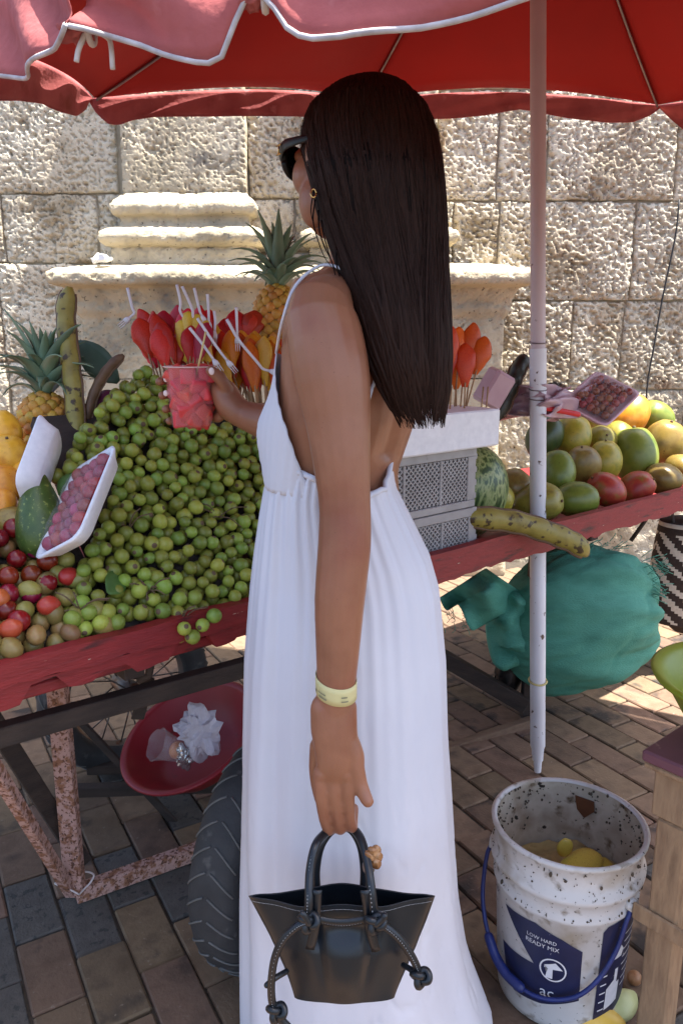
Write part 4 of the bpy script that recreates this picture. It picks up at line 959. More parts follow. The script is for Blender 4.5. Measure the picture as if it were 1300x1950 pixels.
# ---- green sack hung behind the pole
def sackmat():
    m = M('green_mesh', [(54, 120, 100), (80, 150, 128), (64, 134, 112)], 6, .75, bump=.8, bscale=150, dist=.005, stretch=(1, 1, 3))
    return m
m_sack = sackmat()
sc_ = P(1105, 1178, 2.52); kk = K(1105, 1178, 2.52) / F
sack = thing('mesh_sack', 'bulging green mesh sack hanging under the cart behind the white pole', 'sack', sc_ - np.array([0, 0, .28]))
n, m = 110, 74; R = []
for i in range(m):
    ph = -math.pi / 2 + math.pi * (i + .5) / m; row = []
    for j in range(n):
        a = 2 * math.pi * j / n; d = np.array([math.cos(a) * math.cos(ph), math.sin(a) * math.cos(ph), math.sin(ph)])
        # folds gather towards a pinch at the right side
        pin = np.array([.97, -.2, .12]); ang = math.acos(max(-1, min(1, float(d @ pin)))); az = math.atan2(float(d @ np.array([0, .3, 1])), float(d @ np.array([.15, -1, .2])))
        fold = .055 * math.exp(-(ang - .6) ** 2 / .5) * (math.sin(az * 7 + ang * 2) + .6 * math.sin(az * 13 + 1 - ang)) + .02 * math.exp(-ang / 1.5) * math.sin(az * 23) - .16 * math.exp(-(ang / .22) ** 2)
        fold += .03 * math.sin(d[2] * 9 + d[0] * 3 + 1.2 * math.sin(a)) + .03 * (vn(np.array([d[0] * 3 + 5]), np.array([d[2] * 3 + d[1] * 2]), 2)[0] - .5) * 2
        for (fr1, sd1, am1) in ((1.7, 11, .035), (3.4, 12, .012)):
            nz1 = vn(np.array([d[0] * fr1 + d[1] * 1.3 * fr1 + 7]), np.array([d[2] * fr1 * 1.5 - d[0] * fr1 * .6 + 3]), sd1)[0]; fold -= am1 * math.exp(-(abs(nz1 - .5) / .07) ** 2)
        if d[2] > .2: fold += .07 * (d[2] - .2) * math.sin(az * 3 + .5)
        ex = np.array([152 * kk, .20, 150 * kk]) * (1 + fold) * d
        ex[0] -= .05 * max(0, -d[2]) * 1.2
        row.append(sc_ + ex)
    R.append(row)
obj('bulge', *rings(np.array(R)), m_sack, sack)
v, f = ellip(P(988, 1200, 2.50), [(62 * kk, 0, .03), (0, .10, 0), (-.03, 0, 85 * kk)], 30, 20); v *= 1 + .04 * (vn(v[:, 0] * 25, v[:, 2] * 25, 4) - .5)[:, None]
obj('side_lobe', v, f, m_sack, sack)
g = np.zeros((18, 18, 3)); A, B_, C_, D_ = (836, 1138), (890, 1092), (1012, 1070), (905, 1192); cor = [np.array(q, float) for q in ((836, 1140), (900, 1085), (1015, 1065), (1000, 1150))]
for i in range(18):
    for j in range(18):
        u, w_ = i / 17, j / 17
        q = (np.array((836., 1138)) * (1 - u) + np.array((905., 1192)) * u) * (1 - w_) + (np.array((925., 1082)) * (1 - u) + np.array((1010., 1140)) * u) * w_
        q = q + np.array((0, 14 * math.sin(u * 9) * (1 - w_)))
        g[i, j] = P(q[0], q[1], 2.42 + .05 * math.sin(u * 6 + w_ * 3) + .03 * math.sin(w_ * 9))
obj('flap', *thick(*grid(g), .002), m_sack, sack)
mb = MB()
for (x, y, dx, dy) in [(random.uniform(1225, 1262), random.uniform(1060, 1140), random.uniform(5, 26), random.uniform(-16, 22)) for _ in range(46)] + [(random.uniform(845, 900), random.uniform(1150, 1190), random.uniform(-14, 8), random.uniform(6, 22)) for _ in range(26)] + [(random.uniform(1120, 1200), random.uniform(1030, 1050), random.uniform(-12, 20), random.uniform(-18, 2)) for _ in range(26)]:
    Y_ = 2.45; mb.add(*tube(spl([P(x - 8, y, Y_), P(x + dx * .5, y + dy * .7, Y_ - .01), P(x + dx, y + dy, Y_ - .005)], 6), .0012, 4))
mb.build('frayed_threads', m_sack, sack)['kind'] = 'stuff'
c = P(972, 1270, 2.56); v, f = ellip(c, [(.055, 0, 0), (0, .06, 0), (.02, 0, .11)], 22, 14); v += (vn(v[:, 0] * 40, v[:, 2] * 40, 5) - .5)[:, None] * .03
tag(obj('black_bag', v, f, M('black_plastic', [(24, 22, 22), (40, 36, 34)], 10, .35)), 'small black plastic bag under the green sack beside the cart leg', 'plastic bag')
# ---- woven bag at the right
m_wd = M('woven_brown', [(50, 38, 34), (66, 52, 46)], 80, .9, bump=.5, bscale=200); m_wl = M('woven_cream', [(196, 184, 168), (214, 204, 190)], 80, .9, bump=.5, bscale=200)
mc = P(1322, 1098, 2.95); kk2 = K(1322, 1098, 2.95) / F
wb = thing('woven_bag', 'woven shoulder bag with brown and cream zigzag pattern hanging at the right', 'bag', mc - np.array([0, 0, .2]))
n, m = 72, 56; R = []; mi = []
for i in range(m + 1):
    s = i / m; r = 80 * kk2 * (1 - .10 * (1 - s) ** 6 * 6 if s < .1 else 1) * (.93 + .12 * math.sin(s * 3.1))
    R.append([(mc[0] + r * math.cos(2 * math.pi * j / n), mc[1] + r * .7 * math.sin(2 * math.pi * j / n), mc[2] + (s - .5) * 218 * kk2) for j in range(n)])
v, f = rings(np.array(R)); o = obj('body', v, f, m_wd, wb); o.data.materials.append(m_wl)
for i in range(m):
    for j in range(n):
        z = i / m; tri = abs((j / 24 % 1) - .5) * 2
        h = (z * 2.2 + tri * .6) % 1
        lt = (h < .16 or .34 < h < .48 or .70 < h < .80) and .12 < z < .90 or z > .95
        if lt: o.data.polygons[i * n + j].material_index = 1
obj('strap', *tube(spl([mc + np.array([-.1, 0, .19]), mc + np.array([-.13, -.05, .30]), mc + np.array([0, -.02, .40]), mc + np.array([.13, 0, .2])], 24), .012, 8, .4), m_wd, wb)
obj('hook', *tube([P(1200, 1030, 2.75), P(1225, 995, 2.75), P(1240, 970, 2.7)], .008, 8), m_dark, cart)
# ---- bucket
m_bkt = M('grimy_white_plastic', [(190, 186, 182), (212, 210, 206)], 6, .5, bump=.1, bscale=100,
          spots=[((164, 152, 134), 9, .55, .16), ((120, 106, 86), 30, .60, .14), ((52, 45, 38), 120, .66, .05)])
m_grime = M('bucket_grime', [(52, 44, 36), (92, 80, 64)], 40, .8)
m_navy = M('navy_print', [(24, 28, 58), (32, 38, 74)], 30, .45, spots=[((190, 188, 190), 60, .71, .02)])
m_blue = M('blue_handle', [(22, 34, 84), (34, 48, 112)], 30, .4)
m_wtx = M('white_print', [(206, 206, 210), (224, 224, 226)], 60, .5)
bk = np.array([.452, 1.345, 0.004]); RB, RT, HB = .122, .146, .385
bucket = thing('paint_bucket', 'grimy white paint bucket with navy label and blue handle full of fruit scraps', 'bucket', bk)
pf = [(.0, .0), (RB - .008, 0), (RB, .006), (RB + .002, .02), (RT - .010, .255), (RT - .004, .262), (RT - .004, .268), (RT - .008, .274), (RT - .006, .300), (RT + .003, .308), (RT + .004, .318), (RT - .004, .326), (RT - .002, .375),
      (RT + .004, .380), (RT + .005, .387), (RT - .001, .390), (RT - .006, .386), (RT - .012, .27), (RB - .006, .02), (RB - .012, .008), (0, .008)]
obj('shell', *lathe(pf, 72, basis((1, 0, 0), (0, 1, 0), (0, 0, 1), bk)), m_bkt, bucket)
phi0 = math.atan2(-bk[1], -bk[0])                     # towards the camera
def bs(a, h, off=.0012):                              # a: degrees to the right of the camera side
    r = RB + .002 + (RT - .010 - RB - .002) * (h - .02) / .235 + off; q = phi0 + math.radians(a)
    return bk + np.array([r * math.cos(q), r * math.sin(q), h])
def fill(poly, off, name, mat, parent, res=3.0):      # polygon on the bucket wall as a real curved patch
    bm = bmesh.new(); vs = [bm.verts.new((x, y, 0)) for x, y in poly]; bm.faces.new(vs)
    xs = [q[0] for q in poly]; x = min(xs) + res
    while x < max(xs):
        bmesh.ops.bisect_plane(bm, geom=bm.verts[:] + bm.edges[:] + bm.faces[:], plane_co=(x, 0, 0), plane_no=(1, 0, 0)); x += res
    bm.verts.index_update(); V_ = [bs(q.co.x, q.co.y, off) for q in bm.verts]; F_ = [tuple(x.index for x in q.verts) for q in bm.faces]; bm.free()
    return obj(name, V_, F_, mat, parent)
lab = fill([(-52, .232), (-20, .240), (2, .222), (18, .200), (19, .085), (-12, .060), (-40, .050), (-50, .075), (-56, .140), (-20, .146), (-36, .190)], .0012, 'label_panel', m_navy, bucket)
lab2 = fill([(34, .240), (38, .250), (74, .262), (78, .256), (80, .05), (76, .042), (40, .022), (34, .030)], .0012, 'label_panel', m_navy, bucket)
def text(s, a, h, size, parent, sheared=0, mat=None):
    cu = bpy.data.curves.new('t', 'FONT'); cu.body = s; cu.size = 1; cu.resolution_u = 2
    o_ = bpy.data.objects.new('t', cu); COL.objects.link(o_); dg = bpy.context.evaluated_depsgraph_get(); me = bpy.data.meshes.new_from_object(o_.evaluated_get(dg))
    bpy.data.objects.remove(o_); bm = bmesh.new(); bm.from_mesh(me); bmesh.ops.triangulate(bm, faces=bm.faces[:]); bm.verts.index_update()
    V_ = [bs(a + q.co.x * size * 420, h + (q.co.y + sheared * q.co.x) * size, .0022) for q in bm.verts]; F_ = [tuple(x.index for x in q.verts) for q in bm.faces]; bm.free()
    return obj('lettering', V_, F_, mat or m_wtx, parent)
text('READY MIX', -28, .192, .013, lab); text('LOW HARD', -27, .206, .011, lab); text('ac', -14, .082, .034, lab); text('MIX', -74, .232, .016, bucket, mat=m_navy); text('ite', -72, .208, .014, bucket, mat=m_navy)
text('pintura', -40, .070, .010, lab)
mb = []
def ring(a0, h0, r, wd, name, parent):                # round emblem
    V_ = []; F_ = []; n_ = 28
    for i in range(n_):
        q = 2 * math.pi * i / n_
        for rr_ in (r - wd, r): V_.append(bs(a0 + rr_ * math.cos(q) * 420, h0 + rr_ * math.sin(q), .0022))
        F_.append((2 * i, 2 * i + 1, (2 * i + 3) % (2 * n_), (2 * i + 2) % (2 * n_)))
    return obj(name, V_, F_, m_wtx, parent)
ring(-4, .148, .026, .003, 'emblem', lab)
fill([(-10, .128), (-4, .128), (-4, .150), (4, .152), (-2, .166), (-11, .156), (-11, .150), (-8, .149)], .0022, 'emblem', m_wtx, lab)
fill([(44, .050), (60, .058), (60, .105), (56, .105), (56, .14), (52, .14), (52, .115), (44, .10)], .0022, 'emblem', m_wtx, lab2)
fill([(48, .165), (58, .165), (60, .18), (56, .192), (48, .19), (45, .178)], .0022, 'emblem', m_wtx, lab2)
for i in range(8): fill([(60 if i < 5 else 63, .214 - .018 * i), (75, .216 - .018 * i), (75, .213 - .018 * i), (60 if i < 5 else 63, .211 - .018 * i)], .0022, 'print_line', m_wtx, lab2)
for i in range(5): fill([(37, .135 - .02 * i), (43, .136 - .02 * i), (43, .133 - .02 * i), (37, .132 - .02 * i)], .0022, 'print_line', m_wtx, lab2)
hp = [bs(-92, .300, .006), bs(-90, .27, .02), bs(-82, .19, .028), bs(-68, .13, .022), bs(-45, .092, .016), bs(-15, .085, .014), bs(12, .105, .014), bs(30, .145, .014), bs(44, .20, .012), bs(52, .255, .010), bs(58, .285, .010)]
obj('stained_lining', *lathe([(RT - .0068, .384), (RT - .0128, .27), (RB - .003, .03)], 64, basis((1, 0, 0), (0, 1, 0), (0, 0, 1), bk)), M('stained_plastic', [(150, 136, 116), (182, 170, 152), (128, 110, 88)], 14, .6, spots=[((96, 76, 52), 22, .60, .08), ((40, 32, 26), 60, .66, .03)]), bucket)
hd = obj('handle', *tube(spl(hp, 60), .0045, 8), m_blue, bucket)
obj('grip', *tube(spl([bs(-66, .126, .022), bs(-55, .105, .019), bs(-42, .092, .017), bs(-28, .087, .016)], 16), .010, 10, round_ends=True), m_blue, hd)
obj('handle_ear', *tube([bs(58, .285, -.002), bs(58, .285, .014)], .013, 12), m_bkt, bucket); obj('handle_ear', *tube([bs(-92, .300, -.002), bs(-92, .300, .014)], .013, 12), m_bkt, bucket)
mb = MB()                                             # splashes of dried grime, thin lumps on the wall
for _ in range(210):
    a = random.uniform(-95, 95); h = random.choice([random.uniform(.262, .272), random.uniform(.30, .33), random.uniform(.33, .375), random.uniform(.262, .275)]); r = random.uniform(.0005, .0019) * random.choice((.6, 1, 1, 1.5))
    q = phi0 + math.radians(a); rr_ = RT - .006 if h < .3 else RT + .0005; p = bk + np.array([rr_ * math.cos(q), rr_ * math.sin(q), h]); mb.add(*ellip(p, [(r * random.uniform(.6, 1.6), 0, 0), (0, r * 1.0, 0), (0, 0, r * random.choice((.6, 1, 2.6)))], 6, 4))
for _ in range(260):
    a = random.uniform(0, 360); h = .385 - abs(random.gauss(0, .045)); r = random.uniform(.0006, .0024); q = math.radians(a)
    if math.cos(q - phi0) > .3: continue
    rr_ = RT - .0085 - (.385 - h) * .05; p = bk + np.array([rr_ * math.cos(q), rr_ * math.sin(q), h]); mb.add(*ellip(p, [(r * 1.2, 0, 0), (0, r * 1.2, 0), (0, 0, r * random.uniform(.7, 1.8))], 6, 4))
mb.build('dried_grime', m_grime, bucket)['kind'] = 'stuff'
q_ = math.radians(58); p = bk + np.array([(RT - .011) * math.cos(q_), (RT - .011) * math.sin(q_), .34])
mb = MB(); tt = np.array([-math.sin(q_), math.cos(q_), 0]); mb.add(*thick(np.array([p - tt * .018 + (0, 0, .018), p + tt * .022 + (0, 0, .02), p + tt * .016 - (0, 0, .01), p - (0, 0, .026), p - tt * .02 - (0, 0, .004)]) - np.array([math.cos(q_), math.sin(q_), 0]) * .004, [(0, 1, 2, 3, 4)], .003))
mb.build('stuck_peel', M('brown_peel', [(84, 48, 26), (104, 62, 34)], 40, .6), bucket, smooth=False)
m_slop = M('wet_scraps', [(150, 132, 84), (176, 156, 104), (120, 100, 60)], 30, .35, bump=.6, bscale=60)
m_peel = M('mango_peel', [(190, 160, 50), (208, 180, 84), (170, 130, 50)], 20, .4, rand=.15, hue=.02)
n = 40; g = []
for r in np.linspace(0.002, RT - .02, 12): g.append([bk + np.array([r * math.cos(a), r * math.sin(a), .235 + .03 * (vn(np.array([r * 40 * math.cos(a) + 9]), np.array([r * 40 * math.sin(a) + 9]), 6)[0])]) for a in np.linspace(0, 2 * math.pi, n, endpoint=False)])
obj('scraps', *rings(np.array(g), False), m_slop, bucket)
pmesh = blob('mango_seed', m_peel, 18, 12, lambda v: v * np.array([1, .55, 1.5]), .1, 3)
for i, (dx, dy, dz, s, ro, lb) in enumerate([(-.03, -.02, .275, .034, (1.3, .3, .9), 'peeled yellow mango scrap in the bucket, left of the stub'), (.03, .0, .275, .036, (1.2, -.2, 2.2), 'pale yellow mango scrap in the bucket, right of the stub'),
                                          (-.07, .03, .262, .03, (1.0, .5, .2), 'mango peel by the left inner wall of the bucket'), (.075, -.01, .262, .03, (1.2, .1, 3), 'mango peel by the right inner wall of the bucket'), (.0, .012, .315, .016, (.2, .1, 0), 'small upright yellow fruit stub in the middle of the bucket')]):
    tag(inst('mango_scrap', pmesh, bk + np.array([dx, dy, dz]), ro, s), lb, 'fruit scrap')
# ---- scraps on the ground
m_pale = M('pale_melon', [(190, 196, 130), (214, 216, 160)], 20, .4); m_yel = M('yellow_flesh', [(222, 176, 60), (236, 196, 90)], 20, .4)
def wedge(c, L, Wd, H_, rz, mat, rind, name, label):
    n_ = 16; R = []
    for i in range(n_):
        s = i / (n_ - 1); x = (s - .5) * L; w_ = Wd * math.sin(math.pi * (s * .96 + .02)) ** .7; h = H_ * math.sin(math.pi * (s * .96 + .02)) ** .7
        R.append([(x, -w_ * .5, 0), (x, 0, -.0 + h * .02), (x, w_ * .5, h * .25), (x, w_ * .35, h * .8), (x, 0, h), (x, -w_ * .4, h * .45)])
    v, f = rings(np.array(R)); t = thing(name, label, 'fruit scrap', c); obj('flesh', xf(v, np.array(Matrix.Translation(c) @ Matrix.Rotation(rz, 4, 'Z'))), f, mat, t)
    v2 = v.copy(); v2 = v2 * np.array([1.02, 1.06, .4]) ; obj('rind', xf(v2 + np.array([0, .002, .0]), np.array(Matrix.Translation(c) @ Matrix.Rotation(rz, 4, 'Z'))), f, rind, t)
wedge(G(1182, 1922, .006), .11, .05, .035, .7, m_pale, m_leafg, 'melon_wedge', 'pale green melon wedge on the pavement beside the bucket')
wedge(G(1128, 1955, .006), .13, .07, .045, .1, m_yel, m_peel, 'mango_wedge', 'yellow mango cheek on the pavement at the bottom edge')
m_onb = M('brown_onion', [(150, 104, 70), (176, 130, 90)], 30, .4, stretch=(5, 5, 1))
on = thing('small_onion', 'tiny brown onion on the pavement between bucket and wooden stool', 'onion', G(1207, 1862, .0)); p = G(1207, 1862, .016)
obj('bulb', *ellip(p, [(.015, 0, 0), (0, .015, 0), (0, 0, .015)], 16, 10), m_onb, on); obj('tail', *tube([p + (.012, 0, 0), p + (.03, .002, .004)], [.003, .001], 6), m_onb, on)
# ---- stool with lime basin
m_stw = M('raw_wood', [(132, 104, 78), (160, 130, 98), (120, 94, 70)], 10, .85, bump=.5, bscale=50, stretch=(4, 4, 1)); m_purp = M('purple_board', [(104, 62, 70), (122, 76, 84)], 10, .6, bump=.15, spots=[((150, 120, 110), 30, .66, .06)])
sA = P(1240, 1428, 1.21); sx, sy, sz = sA[0], sA[1], sA[2]
st = thing('wooden_stool', 'rough wooden stool with a purple painted top at the right edge', 'stool', (sx + .24, sy - .02, 0)); ang = math.radians(-50)
SM = np.array(Matrix.Translation((sx, sy, 0)) @ Matrix.Rotation(ang, 4, 'Z'))
def sbx(name, lo, hi, mat, bev=.003): return obj(name, *box(lo, hi, bev, SM), mat, st, smooth=False)
sbx('top', (-.012, -.012, sz - .022), (.36, .36, sz), m_purp, .004); sbx('top_edge', (-.008, -.008, sz - .034), (.356, .356, sz - .0225), m_stw)
for (lx, ly) in ((.015, .012), (.285, .012), (.015, .285), (.285, .285)): sbx('leg', (lx, ly, 0), (lx + .055, ly + .045, sz - .13), m_stw, .004)
for ly in (.006, .30): sbx('apron', (.006, ly, sz - .125), (.345, ly + .025, sz - .0345), m_stw)
for lx in (.006, .32): sbx('apron', (lx, .034, sz - .125), (lx + .022, .297, sz - .0345), m_stw)
for ly in (.004, .318): sbx('stretcher', (-.01, ly, .27), (.36, ly + .0075, .305), m_stw)
sbx('stretcher', (.005, .06, .24), (.0145, .285, .275), m_stw)
m_lime = M('lime_plastic', [(122, 134, 24), (140, 150, 36)], 6, .4, bump=.06)
gc = np.array([.722, 1.205, sz + .001]); gb_ = thing('lime_basin', 'lime green plastic basin on the purple stool at the right edge', 'basin', gc)
obj('bowl', *lathe([(0, 0), (.095, 0), (.102, .006), (.12, .05), (.160, .118), (.178, .126), (.182, .134), (.176, .137), (.157, .126), (.116, .055), (.097, .008), (0, .008)], 56, basis((1, 0, 0), (0, 1, 0), (0, 0, 1), gc)), m_lime, gb_)
# ================================================================== the woman
def skin_mat():
    m = M('tanned_skin', [(128, 82, 58), (150, 100, 74), (140, 92, 66)], 12, .38, bump=.25, bscale=260, sss=.12, dist=.001, spec=.4, spots=[((132, 74, 56), 7, .56, .2), ((110, 68, 46), 300, .70, .06)])
    return m
m_skin = skin_mat()
fw = np.array([-.80, .60, 0]); lf = np.array([-.60, -.80, 0]); UP = np.array([0, 0, 1.])
person = thing('person', 'person in a long white backless dress with long dark hair, holding cup and bag', 'person', (0.02, 1.2, 0))
body = MB()
TOR = [(497, 694, 1.165, .046, .050), (520, 690, 1.165, .075, .055), (540, 684, 1.165, .125, .066), (575, 690, 1.168, .142, .076), (620, 687, 1.170, .142, .085), (680, 682, 1.175, .136, .091), (740, 673, 1.178, .130, .093), (800, 660, 1.18, .124, .094),
       (900, 640, 1.19, .112, .086), (1000, 645, 1.205, .112, .092), (1120, 652, 1.225, .120, .098), (1250, 655, 1.235, .120, .098), (1330, 655, 1.235, .11, .09)]
TZ = []
for (py, cx, Y, a, b) in TOR: p = P(cx, py, Y); TZ.append((p[2], p[0], p[1], a, b))
TZ = np.array(sorted(TZ)); 
def tor(z): return [np.interp(z, TZ[:, 0], TZ[:, i]) for i in range(1, 5)]
th = np.linspace(0, 2 * math.pi, 40, endpoint=False); R = []
for z in np.linspace(TZ[0, 0], TZ[-1, 0], 48):
    cx, cy, a, b = tor(z); se = 2.2
    ct, st_ = np.cos(th), np.sin(th)
    bb = b * np.where(st_ > 0, 1.0, 1.0)
    spine = -.010 * np.exp(-((ct) / .16) ** 2) * (st_ < 0) * (1.15 < z) * (z < 1.4)
    rad = (np.sign(ct) * np.abs(ct) ** (2 / se) * a)[:, None] * lf + ((np.sign(st_) * np.abs(st_) ** (2 / se) * bb) - spine * -1 * 0 + spine * -1)[:, None] * fw
    R.append(np.array([cx, cy, z]) + rad)
body.add(*rings(np.array(R)))
def limb(L, n=18, N=28, asp=1.0, ref=None):           # (px, py, Y, radius px)
    q = np.array([[*P(x, y, Y), r * K(x, y, Y) / F] for x, y, Y, r in L]); q = spl(q, N)
    return tube(q[:, :3], q[:, 3], n, asp, ref, round_ends=True)
# left arm, near the camera
body.add(*limb([(640, 560, 1.08, 40), (612, 592, 1.045, 66), (620, 650, 1.03, 73), (632, 720, 1.02, 73), (643, 800, 1.01, 63), (650, 880, 1.0, 55), (656, 960, .995, 49.5), (656, 1030, .99, 51), (651, 1090, .985, 50),
                (646, 1150, .98, 48), (643, 1230, .975, 42.5), (640, 1300, .97, 37.5), (635, 1355, .968, 34)]))
body.add(*ellip(P(672, 1012, .975), [(.012, 0, 0), (0, .012, 0), (0, 0, .022)], 12, 8))          # elbow
for kx in (612, 636, 660): body.add(*ellip(P(kx, 1478, .945), [(.0065, 0, 0), (0, .006, 0), (0, 0, .007)], 10, 8))
# shoulder blades and trapezius
body.add(*limb([(690, 505, 1.16, 38), (660, 535, 1.13, 42), (620, 575, 1.07, 48)]))
body.add(*limb([(700, 505, 1.16, 38), (745, 540, 1.21, 42), (775, 580, 1.26, 44)]))
# hand holding the bag
hr = np.array([.95, .15, 0])
body.add(*limb([(635, 1345, .967, 31), (636, 1385, .962, 31), (640, 1425, .958, 29), (639, 1455, .955, 26), (638, 1478, .955, 19)], 18, 18, 1.45, (1, .12, 0)))
body.add(*limb([(655, 1400, .962, 24), (672, 1440, .958, 22), (676, 1468, .955, 17)]))
FI = [([(608, 1470), (610, 1505), (617, 1556), (625, 1584)], 13.6), ([(634, 1474), (637, 1510), (643, 1556), (648, 1582)], 13.8), ([(660, 1472), (663, 1508), (666, 1554), (671, 1578)], 13.6)]
for pts_, r in FI:
    a_, b_, c_, d_ = [P(x, y, .952) for x, y in pts_]
    tip = d_ + np.array([.002, .030, .012])
    body.add(*tube(spl(np.array([a_, b_ + (0, -.004, 0), c_ + (0, -.001, 0), d_ + (0, .008, -.004), d_ + (0, .022, .000), tip]), 26), np.linspace(.0089, .0078, 26) * (1 + .05 * np.sin(np.linspace(0, 9.5, 26))), 12, round_ends=True))
body.add(*limb([(674, 1450, .955, 19), (684, 1488, .95, 15), (693, 1512, .944, 13.5), (700, 1526, .938, 12)]))            # free finger at the right
body.add(*limb([(606, 1420, .975, 17), (602, 1470, .985, 14), (610, 1520, .995, 12), (626, 1550, .998, 10.5)]))            # thumb behind the handle
# right arm with the cup
body.add(*limb([(775, 580, 1.27, 42), (768, 640, 1.29, 50), (720, 740, 1.32, 46), (640, 825, 1.335, 42), (612, 838, 1.335, 41)]))
body.add(*limb([(620, 835, 1.335, 40), (570, 822, 1.33, 42), (525, 808, 1.335, 40), (485, 797, 1.345, 31), (455, 786, 1.352, 26), (440, 778, 1.355, 25)]))
body.add(*limb([(456, 786, 1.352, 26), (440, 770, 1.356, 27), (428, 748, 1.362, 25), (420, 735, 1.372, 20)], 16, 16, 1.2, (.3, .9, .1)))
cupc = P(364, 755, 1.36)
body.add(*tube(spl(np.array([P(436, 752, 1.352), P(424, 728, 1.335), P(412, 714, 1.328), P(402, 706, 1.324)]), 16), np.linspace(.0125, .0095, 16), 12, round_ends=True))   # thumb on the rim
for i, y in enumerate((722, 749, 776, 800)):
    zz_ = P(364, y, 1.36)[2]; rr_ = .0465 - (i * .002)
    L = [P(428, 742 + i * 13, 1.372)]
    for q in np.linspace(math.radians(20), math.radians(188 - i * 10), 7): L.append(np.array([cupc[0] + (rr_ + .007) * math.cos(q), cupc[1] + (rr_ + .007) * math.sin(q), zz_ + .01 * math.cos(q) * .4]))
    body.add(*tube(spl(np.array(L), 30), np.linspace(.0105, .0078, 30), 12, round_ends=True))
# legs and feet under the dress
for sgn in (1, -1):
    hp_ = np.array([.0, 1.22, .80]) + lf * .075 * sgn; kn = hp_ * np.array([1, 1, 0]) + np.array([0, 0, .45]) + fw * .015; an = hp_ * np.array([1, 1, 0]) + np.array([0, 0, .09]) - fw * .01
    q = spl(np.array([[*hp_, .078], [*(hp_ * .5 + kn * .5), .066], [*kn, .050], [*(kn * .55 + an * .45), .048], [*an, .031]]), 24); body.add(*tube(q[:, :3], q[:, 3], 16, round_ends=True))
    body.add(*limb_w if False else tube(spl(np.array([an + (0, 0, -.03) - fw * .03, an + (0, 0, -.045) + fw * .05, an + (0, 0, -.065) + fw * .13, an + (0, 0, -.072) + fw * .17]), 14), np.linspace(.034, .017, 14), 14, round_ends=True))
# head
hf = np.array([-.60, .80, -.06]); hf /= np.linalg.norm(hf); hl_ = np.array([-.80, -.60, 0]); hu = np.cross(hf, hl_); hu /= np.linalg.norm(hu)
if hu[2] < 0: hu = -hu
Hc = P(669, 298, 1.145)
def hp3(f, l, u): return Hc + hf * f * .93 + hl_ * l * .93 + hu * u * .91
def he(f, l, u, rf, rl, ru, n=18, m=12): body.add(*ellip(hp3(f, l, u), [hf * rf * .95, hl_ * rl * .95, hu * ru * .95], n, m))
he(-.016, 0, .016, .088, .072, .076); he(.030, 0, -.030, .060, .060, .078); he(.052, 0, -.072, .040, .044, .038); he(.064, 0, -.092, .020, .026, .018)
for s in (1, -1): he(.052, s * .042, -.022, .030, .024, .032); he(.078, s * .031, .014, .014, .018, .012); he(-.004, s * .073, -.006, .016, .009, .030); he(.034, s * .044, -.062, .034, .022, .040)
body.add(*tube([hp3(.084, 0, .022), hp3(.098, 0, -.004), hp3(.108, 0, -.024)], [.008, .0095, .0125], 10, round_ends=True))
he(.094, 0, -.030, .014, .016, .008); he(.082, 0, -.053, .012, .022, .0065); he(.080, 0, -.064, .012, .019, .0070); he(.072, 0, .032, .012, .042, .010)
body.add(*tube([hp3(-.02, 0, -.05), P(690, 470, 1.160), P(694, 515, 1.165)], [.050, .047, .056], 20))
def remesh(mb, vox, it, name):
    me = mesh(name + '_tmp', np.concatenate(mb.v), mb.f, None); bm = bmesh.new(); bm.from_mesh(me); bmesh.ops.recalc_face_normals(bm, faces=bm.faces); bm.to_mesh(me); bm.free()
    o = bpy.data.objects.new('tmp', me); COL.objects.link(o)
    r = o.modifiers.new('r', 'REMESH'); r.mode = 'VOXEL'; r.voxel_size = vox
    s = o.modifiers.new('s', 'SMOOTH'); s.factor = .5; s.iterations = it
    dg = bpy.context.evaluated_depsgraph_get(); out = bpy.data.meshes.new_from_object(o.evaluated_get(dg)); bpy.data.objects.remove(o); out.name = name
    out.polygons.foreach_set('use_smooth', [True] * len(out.polygons)); return out
bme = remesh(body, .0026, 6, 'body'); bme.materials.clear(); bme.materials.append(m_skin)
bo = bpy.data.objects.new('body', bme); link(bo, person); bo.location = -person.location; ORG['body'] = np.zeros(3)
print('body tris', len(bme.polygons))
def pobj(name, v, f, mat, parent=None, **k): return obj(name, v, f, mat, parent or person, **k)
# finger nails
m_nail = M('pale_nail', [(226, 200, 190), (238, 218, 210)], 20, .2)
for (x, y) in ((318, 722), (318, 749)): pobj('fingernail', *ellip(P(x - 2, y, 1.352), [(.0045, 0, 0), (0, .003, 0), (0, 0, .0055)], 10, 8), m_nail)
pobj('fingernail', *ellip(P(403, 707, 1.3135), [(.005, 0, 0), (0, .002, 0), (0, 0, .0065)], 10, 8), m_nail)
m_lip = M('lips', [(150, 72, 66), (164, 84, 76)], 20, .4)
pobj('lips', *ellip(hp3(.0865, 0, -.0585), [hf * .010, hl_ * .021, hu * .010], 14, 8), m_lip)
